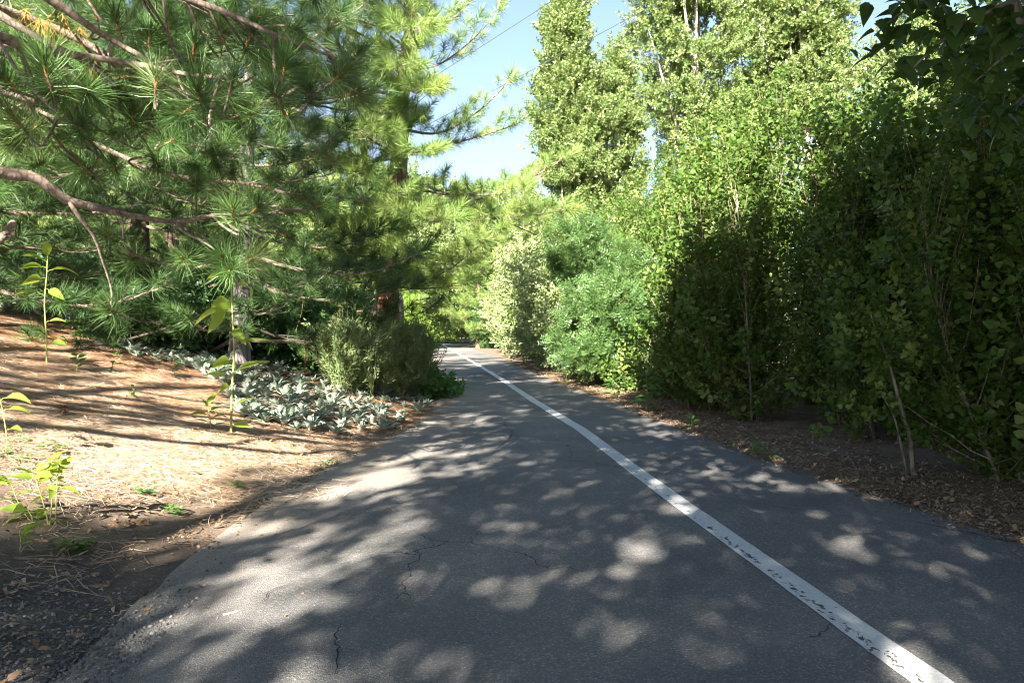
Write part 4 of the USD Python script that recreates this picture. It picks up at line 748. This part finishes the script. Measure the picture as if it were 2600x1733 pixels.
sapling('multi-stemmed yellow-green weed by the gravel in the lower left corner', 'weed', b, [b - [0, 0, .03], on(110, 1290), on(92, 1230), on(82, 1200)], .0055, [(q, rw.random() * 6.28, rw.uniform(.065, .115), rw.uniform(.045, .07), rw.uniform(-.3, .7), rw.uniform(.2, .9), rw.normal(0, .5), k_) for k_ in range(5) for q in (.45, .55, .65, .74, .82, .9, .96, 1.0)], 'weed', 'weed',
        extra=[[b, on(128, 1270), on(124, 1200), on(122, 1172)], [b + [.03, 0, 0], on(140, 1260), on(143, 1210), on(150, 1178)], [b - [.05, 0, 0], on(70, 1320), on(40, 1270), on(25, 1225)], [b - [.1, 0.1, 0], on(80, 1345), on(75, 1310), on(62, 1290)]])
b = gr(45, 1400); d = b[1]
sapling('little bright weed in front of the multi-stemmed weed', 'weed', b, [b - [0, 0, .02], on(48, 1375), on(45, 1350)], .004, [(q, rw.random() * 6.28, rw.uniform(.07, .11), .06, .4, .6, 0) for q in (.3, .5, .7, .85, 1)], 'weed', 'weed')
b = gr(-6, 1150); d = b[1]
sapling('weed stem with drooping leaves cut by the left edge of the frame', 'weed', b, [b - [0, 0, .02], on(15, 1130), on(8, 1060), on(-4, 1000)], .005, [(.9, R_, .16, .10, .2, 1.2, .4), (1, Lf, .15, .10, .3, 1, 0), (.75, R_ + .6, .14, .09, 0, 1, .3), (.5, R_ - .4, .12, .08, .3, .8, .3)], 'weed', 'weed')
for i, (u, v, h, n_, lab) in enumerate([(1640, 1048, 95, 26, 'tallest bright green seedling at the right edge of the path'), (1752, 1092, 30, 9, 'low green seedling on the right verge behind the broken path edge'), (1905, 1165, 38, 10, 'leafy green seedling on the right verge nearest to the camera'), (1952, 1168, 30, 8, 'small seedling beside the nearest green seedling on the right verge'), (1437, 975, 26, 9, 'little green tuft where sun falls on the right verge'), (1560, 1010, 40, 12, 'dim seedling at the verge below the locust'),
                                      (280, 945, 22, 7, 'tiny bright seedling in sun between shadow bands on the slope'), (440, 960, 42, 14, 'dark green seedling on the near edge of the silvery bed'), (335, 1012, 26, 6, 'lone three-leaved seedling in shade on the needle slope'), (300, 915, 26, 6, 'dark seedling above the shadow bands on the slope'), (165, 880, 24, 6, 'small seedling beside the second sapling'), (192, 945, 40, 8, 'dark seedling to the right of the second sapling')]):
    b = gr(u, v); d = b[1]; r = np.random.default_rng(910 + i); H = h / FPX * d
    sapling(lab, 'seedling', b, [b - [0, 0, .02], b + [.02, 0, H * .5], b + [r.normal(0, .03), 0, H]], .004, [(q, r.random() * 6.28, H * .9 * r.uniform(.25, .42) if n_ > 12 else H * r.uniform(.5, .8), H * (.17 if n_ > 12 else .38), r.uniform(0, .8), r.uniform(.3, 1), r.normal(0, .4)) for q in np.linspace(.15, 1, n_)], 'green', 'seedling')
for i, (u, v, w, lab) in enumerate([(95, 1140, 60, 'flat blue-green weed mat behind the multi-stemmed weed'), (25, 1170, 45, 'flat blue-green weed mat at the left edge of the frame'), (170, 1400, 30, 'low weed among the dry leaves near the gravel'), (205, 1405, 20, 'tiny weed beside the low weed near the gravel'), (440, 1310, 26, 'small weed where dark soil meets the gravel edge'), (845, 1182, 26, 'low weed on the dirt edge of the path'), (595, 1245, 20, 'tiny weed in the pale duff above the dark soil patch'), (365, 1262, 18, 'tiny weed on the dark soil patch')]):
    b = gr(u, v); d = b[1]; r = np.random.default_rng(940 + i); W = w / FPX * d; t = thing('ground_weed', lab, 'weed')
    for j in range(24):
        a = r.random() * 6.28; q = W * r.random()**.6; x, y = b[0] + q * math.cos(a), b[1] + q * math.sin(a) * 1.3; vv, ff = big_leaf(r.uniform(.03, .055), .03, r.uniform(0, .5), .5); obj('leaf', (rotz(vv, r.random() * 6.28, (x, y, float(Z(x, y)) + r.uniform(.01, .05))), ff), M['green'], t, smooth=60)

# ------------------------------------------------------------------ yarrow clump, seedling pine, plant label, boulders, vine at the path edge
ry = np.random.default_rng(61)
YAR = [spray_form(26, .30, .075, 280 + i, leaf_lo, .28, (15, 70), 1.0) for i in range(4)]
t = thing('yarrow_clump', 'grey-green feathery yarrow clump with dried golden heads at the path edge', 'yarrow')
P, D, st_ = [], [], MB(); heads = [(1058, 770), (1078, 778), (872, 770), (882, 778), (916, 783), (912, 790), (945, 778), (932, 768), (1012, 764), (966, 766), (862, 776), (925, 800), (968, 798), (861, 795), (997, 766), (953, 805), (771, 762)]
yb = gr(950, 1000); 
for i in range(300):
    u0 = ry.uniform(850, 1068); c0 = gr(u0, 1003 + ry.normal(0, 7) - .10 * abs(u0 - 960) * (u0 < 960)); topv = np.interp(u0, [830, 900, 960, 1020, 1080, 1120], [872, 842, 836, 852, 880, 905]) + abs(ry.normal(0, 22)); H = c0[2] - (EYE - (topv - HOR) / FPX * c0[1]); H = abs(H)
    e = c0 + [ry.normal(0, .14) + (u0 - 960) / 900, ry.normal(0, .15), H]; m = (c0 + e) / 2 + [ry.normal(0, .04), ry.normal(0, .04), .03]; c = smooth_line([c0, m, e], 4)
    st_.add(*tube(c[::2], .003, 3))
    for q in np.linspace(.2, 1, 7): o = np.array([np.interp(q, np.linspace(0, 1, len(c)), c[:, k]) for k in range(3)]); P.append(o + ry.normal(0, .05, 3)); D.append(unit(np.array([ry.normal(0, .6), ry.normal(0, .6), .9])))
obj('stems', st_.get(), M['yarrow'], t)
scatter('foliage', t, YAR, M['yarrow'], np.array(P), frame(np.array(D), ry.random(len(P)) * 6.28), ry.uniform(.7, 1.15, len(P)), 6)
for u, v in heads:
    dd_ = yb[1] - .25 + ry.normal(0, .25); e = at(u, v, dd_); lo = e - [ry.normal(.08, .05), 0, ry.uniform(.35, .6)]; c = smooth_line([lo, (lo + e) / 2 + [.02, 0, 0], e], 4); h_ = obj('flower_stalk', tube(c, .0035, 5), M['dry'], t)
    r_ = ry.uniform(.03, .05); mb = MB()
    for q_ in range(26):
        rr = r_ * math.sqrt((q_ + .5) / 26); a = q_ * 2.4; o = e + [rr * math.cos(a), rr * math.sin(a), .012 - rr * .25 + ry.normal(0, .002)]
        mb.add(*tube(np.array([e + [rr * .3 * math.cos(a), rr * .3 * math.sin(a), -.03], o - [0, 0, .008], o]), [.0012, .005, .007], 5))
    obj('flower_head', mb.get(), M['yarrow_head'], h_)
DRY = []
for k_ in range(3):
    r = np.random.default_rng(290 + k_); n_ = 26; az = r.random(n_) * 6.28; tl = r.uniform(.05, .6, n_); d_ = np.stack([np.sin(tl) * np.cos(az), np.sin(tl) * np.sin(az), np.cos(tl)], 1); DRY.append(strips(r.normal(0, .02, (n_, 3)) * [1, 1, 0], d_, unit(np.cross(d_, r.normal(size=(n_, 3)))), r.uniform(.15, .42, n_), np.full(n_, .006), d_ * 0 + np.array([0, 0, -.25])))
gp = [gr(u, v) for u, v in [(895, 985), (890, 978), (1040, 998), (1035, 1005), (1045, 985), (1030, 990), (905, 980)]]
scatter('dry_grass', t, DRY, M['dry'], np.array(gp), frame(np.tile([0, 0, 1.0], (len(gp), 1)), ry.random(len(gp)) * 6.28), np.full(len(gp), .9), 3)
b = gr(773, 958); t = thing('pine_seedling', 'knee-high pine seedling growing out of the silvery bed', 'pine seedling'); H = .55
obj('stem', tube(np.array([b - [0, 0, .03], b + [.01, 0, H * .5], b + [0, 0, H]]), [.010, .008, .004], 6), M['candle'], t)
v_, f_ = needle_form(190, .15, .0045, H * .9, 95, 25, 977, .2); obj('needles', (v_ + b + [0, 0, H * .12], f_), M['needle_lit'], t)
b = gr(818, 915); t = thing('plant_label', 'small tilted grey plant label on a short stake left of the yarrow', 'plant label')
obj('stake', tube(np.array([b - [0, 0, .05], b + [0, 0.02, .16]]), .008, 6), M['wire'], t)
import trimesh
bx = trimesh.creation.box([.16, .010, .085]); bx.apply_transform(trimesh.transformations.rotation_matrix(.55, [0, 1, 0])); bx.apply_transform(trimesh.transformations.rotation_matrix(-.7, [1, 0, 0])); bx.apply_translation(b + [0, 0, .20]); obj('plate', (np.array(bx.vertices), np.array(bx.faces)), M['stake'], t)
def boulder(label, u, v, d, w, h, mat, seed):
    s = trimesh.creation.icosphere(4); p = np.array(s.vertices); p = p * (1 + .55 * (meshkit.fbm(p * 1.3 + seed, 4, seed) - .5)[:, None]) ; p = np.round(p * 3.2) / 3.2 * .35 + p * .65
    c = at(u, v, d); z = float(Z(c[0], d)); o = obj('boulder', (p * [w / FPX * d, w / FPX * d * .8, h / FPX * d] + [c[0], d, max(c[2], z + h / FPX * d * .5)], np.array(s.faces)), M[mat], smooth=35); tag(o, label, 'boulder')
boulder('pinkish sunlit boulder behind the yarrow heads', 985, 800, 19.5, 42, 62, 'boulder', 3)
b = gr(1085, 1008); c = np.array(b) + [0, 0, .14]
VIN = [spray_form(12, .25, .085, 295 + i, leaf_v, .9, (45, 95), .8) for i in range(3)]
blob_tree('trailing_plant', 'dark green trailing plant reaching over the left edge of the path', 'plant', b, .4, [(c, (.42, .4, .2)), (gr(1140, 1005) + [0, 0, .10], (.2, .2, .1)), (gr(1015, 985) + [0, 0, .25], (.3, .3, .22))], 130, VIN, 'green', 'stem', 66, sc=(.7, 1.1), trunk_r=0, gap=.25)
blob_tree('fern_like_plant', 'bright green feathery weed between the silvery bed and the yarrow', 'weed', gr(930, 985), .4, [(gr(930, 985) + [0, 0, .15], (.35, .3, .14))], 34, LOC, 'bush', 'stem', 67, sc=(.5, .8), trunk_r=0, gap=.2)

# ------------------------------------------------------------------ dark leafy branch overhead at the upper right
t = thing('cottonwood_tree', 'dark overhanging cottonwood branch in shade at the upper right corner', 'cottonwood'); ro = np.random.default_rng(71)
zt = float(Z(4.4, 1.0)); obj('trunk', tube(smooth_line([(4.4, 1.0, zt - .1), (4.3, 1.1, 2.5), (4.0, 1.4, 5.5), (3.9, 1.6, 8)], 6), np.linspace(.13, .05, 19), 10, .1, 4), M['grey_bark'], t, smooth=50)
tw = [[(2800, -170, 3.4), (2600, -90, 3.7), (2400, -20, 4.0), (2280, 40, 4.2), (2215, 95, 4.3)], [(2800, -100, 3.4), (2560, 10, 3.8), (2440, 70, 4.0), (2360, 130, 4.1), (2300, 190, 4.15)], [(2800, -250, 3.6), (2500, -70, 4.1), (2370, -30, 4.3), (2240, -10, 4.5)], [(2800, -40, 3.4), (2640, 60, 3.8), (2560, 130, 4.0), (2470, 210, 4.1)], [(2800, -120, 3.9), (2600, 20, 4.6), (2500, 100, 4.8), (2420, 170, 5.0)], [(2900, 60, 3.8), (2680, 170, 4.4), (2580, 260, 4.6), (2500, 320, 4.8)], [(2800, -60, 3.9), (2620, 90, 4.4), (2560, 190, 4.6), (2540, 270, 4.7)]]
for pts in tw:
    p3 = [np.array([4.05, 1.35, 5.0])] + [at(*p) for p in pts]; c = smooth_line(p3, 6); br = obj('branch', tube(c, np.linspace(.022, .004, len(c)), 6), M['grey_bark'], t, smooth=50)
    for i in range(62):
        q = ro.uniform(.42, 1.0); o = np.array([np.interp(q, np.linspace(0, 1, len(c)), c[:, k]) for k in range(3)]) + ro.normal(0, [.10, .10, .07]); vv, ff = big_leaf(ro.uniform(.085, .135), ro.uniform(.07, .10), ro.uniform(-1.1, .2), .5, 4); obj('leaf', (rotz(vv, ro.random() * 6.28, o), ff), M['shade'], br)

# ------------------------------------------------------------------ wires
def wire(label, a, b, sag=.25):
    a, b = np.array(a, float), np.array(b, float); d_ = b - a; a2, b2 = a - d_ * 2.2, b + d_ * 2.2; s = np.linspace(0, 1, 40)[:, None]; tag(obj('overhead_wire', tube(a2 * (1 - s) + b2 * s - np.array([0, 0, 1.0]) * sag * 4 * s * (1 - s), .012, 6), M['wire']), label, 'wire')
wire('thicker overhead wire crossing the sky gap to the leaning pine', at(1386, 0, 28), at(1129, 165, 30)); wire('overhead wire crossing the sky gap in front of the pointed poplar', at(1657, 0, 27), at(1282, 201, 30)); wire('thin faint overhead wire at the top of the sky gap', at(1288, 0, 36), at(1225, 42, 37))

# ------------------------------------------------------------------ litter: needle straw, leaf litter, grit, bark chips, twigs
STR = []
for k_ in range(5):
    r = np.random.default_rng(310 + k_); n_ = 46; a = r.random(n_) * 3.14; d_ = np.stack([np.cos(a), np.sin(a), r.normal(.02, .10, n_)], 1); side = unit(np.cross(d_, np.array([0, 0, 1.0]) + r.normal(0, .3, (n_, 3)))); STR.append(strips(np.column_stack([r.normal(0, .13, (n_, 2)), r.uniform(.004, .022, n_)]) - d_ * .06, d_, side, r.uniform(.09, .17, n_), np.full(n_, .0034), np.stack([r.normal(0, .3, n_), r.normal(0, .3, n_), -np.ones(n_) * .12], 1)))
rt = np.random.default_rng(81)
def on_ground(P, lift=.0): z = Z(P[:, 0], P[:, 1]); return np.column_stack([P, np.where(P[:, 0] > along(LEDGE, P[:, 1]), np.where(P[:, 0] < along(REDGE, P[:, 1]), .014, z), z) + lift])
y = 3.2 + 13.5 * rt.random(9000)**1.25; x = along(LEDGE, y) + .15 - np.abs(rt.normal(0, 1, 9000)) * (.5 + y * .42); P = np.column_stack([x, y]); w_ = np.clip((along(LEDGE, y) - x + .1) / .7, .10, 1) * np.clip((y - 4.9 + fb(x, y, 1.5, 3, 3) * 1.4) / 1.2, .008, 1)
P = P[(rt.random(len(P)) < w_) & (x / y > -.75)]; P3 = on_ground(P)
e_ = .15; nx = (Z(P[:, 0] + e_, P[:, 1]) - Z(P[:, 0] - e_, P[:, 1])) / (2 * e_); ny = (Z(P[:, 0], P[:, 1] + e_) - Z(P[:, 0], P[:, 1] - e_)) / (2 * e_); N_ = unit(np.column_stack([-nx, -ny, np.ones(len(P))]))
red = rt.random(len(P)) < np.clip(.06 + (P[:, 1] - 6.5) * .17, .05, .85)
for m_, mk, sd in ((~red, 'straw', 1), (red, 'straw_red', 2)):
    if sd == 1: s_ = thing('pine_straw', None, None); tag(s_, kind='stuff')
    scatter('straw' if sd == 1 else 'red_straw', s_, STR, M[mk], P3[m_], frame(N_[m_], rt.random(m_.sum()) * 6.28), rt.uniform(.8, 1.25, m_.sum()), sd)
LIT_F = []
for k_ in range(4):
    r = np.random.default_rng(330 + k_); mb = MB()
    for i in range(11):
        L = r.uniform(.02, .055); p, f = leaf_mid(L, L * r.uniform(.15, .6), r.uniform(-.5, .8), r.uniform(-.5, .8)); R = frame(unit(np.array([[r.normal(0, .25), r.normal(0, .25), 1.0]])), np.array([r.random() * 6.28]))[0]; mb.add(place(p, R, np.array([r.normal(0, .12), r.normal(0, .12), r.uniform(.004, .02)])), f)
    LIT_F.append(mb.get())
y = 3 + 24 * rt.random(3600)**1.3; x = along(REDGE, y) + .02 + np.abs(rt.normal(0, .75, 3600)); P = np.column_stack([x, y]); y2 = 2.4 + 8 * rt.random(230)**1.2; x2 = along(LEDGE, y2) - np.abs(rt.normal(.45, .5, 230)); P = np.vstack([P, np.column_stack([x2, y2])]); y3 = rt.uniform(2.5, 16, 36); P = np.vstack([P, np.column_stack([along(LEDGE, y3) + (along(REDGE, y3) - along(LEDGE, y3)) * rt.random(36), y3])])
P3 = on_ground(P); s_ = thing('leaf_litter', None, None); tag(s_, kind='stuff')
one = [(p[:], f) for p, f in LIT_F]
scatter('dry_leaves', s_, LIT_F, M['litter'], P3[:-36], frame(np.tile([0, 0, 1.0], (len(P3) - 36, 1)), rt.random(len(P3) - 36) * 6.28), rt.uniform(.7, 1.2, len(P3) - 36), 3)
r = np.random.default_rng(5); SINGLE = [leaf_mid(.03, .011, .4, .3), leaf_mid(.022, .014, -.3, .4), leaf_mid(.05, .006, .3, .1)]; P1 = np.vstack([P3[-36:], on_ground(np.column_stack([along(LEDGE, y2[:110]) + np.abs(rt.normal(0, .45, 110)), y2[:110]]))])
scatter('single_leaves', s_, SINGLE, M['litter'], P1 + [0, 0, .004], frame(unit(np.column_stack([rt.normal(0, .15, len(P1)), rt.normal(0, .15, len(P1)), np.ones(len(P1))])), rt.random(len(P1)) * 6.28), rt.uniform(.6, 1.3, len(P1)), 4)
PEB = []
for k_ in range(4):
    s = trimesh.creation.icosphere(1); p = np.array(s.vertices) * [1, .8, .55]; p *= (1 + .5 * (meshkit.noise(p * 1.7 + k_ * 5, k_) - .5)[:, None]); PEB.append((p, np.array(s.faces)))
M['grit'] = leaf_mat('grit', (.09, .087, .083), (.16, .152, .142), (0, 0, 0), .85, .25, 0.0, (.30, .285, .262))
y = 2.2 + 2.6 * rt.random(9000); x = along(LEDGE, y) + .22 - np.abs(rt.normal(0, 1.0, 9000)); ok = rt.random(9000) < np.clip(1.2 - (y - 2.75) / .9, .02, 1); P = np.column_stack([x, y])[ok]; s_ = thing('gravel', None, None); tag(s_, kind='stuff')
scatter('pebbles', s_, PEB, M['grit'], on_ground(P, .001), frame(unit(rt.normal(0, .3, (len(P), 3)) + [0, 0, 1]), rt.random(len(P)) * 6.28), .0035 + .0075 * rt.random(len(P))**2.2, 5)
def chip(label, u, v, L, W, seed, mat='chip', name='bark_chip'):
    r = np.random.default_rng(seed); s = trimesh.creation.box([1, 1, 1]).subdivide().subdivide(); p = np.array(s.vertices); p = p * (1 - .25 * np.abs(p[:, [0]]) * [0, 1, 1]); p *= 1 + .35 * (meshkit.fbm(p * 3 + seed, 3, seed) - .5)[:, None]
    c = gr(u, v); zc = .014 if c[0] > along(LEDGE, c[1]) else c[2]
    o = obj(name, (rotz(p * [L, W, W * .5], r.uniform(-.5, .9), (c[0], c[1], zc + W * .2)), np.array(s.faces)), M[mat], smooth=40); tag(o, label, 'bark chip')
chip('long brown bark chip on the gravel, the largest there', 242, 1492, .10, .022, 1); chip('bark chip near the bottom left on the gravel', 182, 1617, .062, .018, 2); chip('short pale chip standing above the long bark chip', 237, 1465, .03, .028, 3); chip('pale straight splinter of bark lying on the asphalt', 582, 1570, .065, .010, 4, 'stake'); chip('small reddish chip on the sunlit asphalt', 498, 1503, .022, .02, 5)
chip('flat bark piece among dry leaves below the weed', 300, 1338, .11, .05, 6); chip('rounded bark piece beside the dry leaves near the dark soil', 352, 1332, .10, .055, 7); chip('brown curl of bark below the weed', 100, 1378, .085, .022, 8, 'chip'); chip('tan chip by the edge of the asphalt', 370, 1560, .025, .02, 9)
def stick(label, pts, r): p = [gr(u, v) + [0, 0, .012] for u, v in pts]; c = smooth_line(p, 5); tag(obj('stick', tube(c, np.linspace(r, r * .5, len(c)), 6, .15, 3), M['twig']), label, 'stick')
stick('long pale stick lying across the sunlit needle duff', [(90, 1113), (175, 1128), (240, 1145), (282, 1161)], .012); stick('thin bent twig on the duff near the gravel', [(105, 1362), (160, 1352), (208, 1337)], .006); stick('curved twig on the dirt at the asphalt edge', [(400, 1393), (440, 1385), (490, 1386)], .004); stick('thin stick lying on the soil left of the gravel', [(30, 1428), (110, 1430), (205, 1427)], .006); stick('dry stick at the left edge of the duff', [(0, 1050), (20, 1062), (40, 1072)], .012); stick('pale straw stalk lying on the dirt by the path', [(350, 1405), (390, 1407), (420, 1404)], .004)
c = gr(160, 1058); t = thing('pine_cone', 'brown open pine cone lying on the shaded needle slope', 'pine cone'); mb = MB()
for i in range(70):
    q = i / 70; an = i * 2.4; rr = .042 * math.sin(math.pi * (.12 + .8 * q)) ; v, f = long_leaf(.03, .022, .4 - .2 * q, .5, 3, .3); mb.add(rotz(v, an, c + [rr * .35 * math.cos(an + 1.57), rr * .35 * math.sin(an + 1.57), .005 + .09 * q]), f)
obj('scales', mb.get(), M['chip'], t); obj('core', tube(np.array([c, c + [0, 0, .05], c + [0, 0, .10]]), [.016, .018, .006], 8), M['chip'], t)
b = gr(2322, 1212); d = b[1]
tt_ = thing('young_poplar', 'bare pale double stem at the front foot of the shaded thicket on the right', 'young poplar'); obj('stem', tube(smooth_line([b - [0, 0, .05], on(2312, 1110), on(2290, 1040), on(2260, 930), on(2210, 800)], 6), np.linspace(.022, .008, 25), 8, .08, 3), M['grey_bark'], tt_, smooth=50); obj('stem', tube(smooth_line([b + [-.03, 0.02, -.05], on(2290, 1130), on(2272, 1060), on(2240, 1000)], 6), np.linspace(.012, .005, 19), 7), M['grey_bark'], tt_, smooth=50)
P = np.array([on(*p) for p in np.column_stack([ry.normal(2230, 70, 90), ry.normal(900, 110, 90)])]) + ry.normal(0, .15, (90, 3)); scatter('foliage', tt_, POP, M['poplar'], P, frame(unit(ry.normal(0, .6, (90, 3)) + [0, 0, .6]), ry.random(90) * 6.28), ry.uniform(.6, 1, 90), 8)
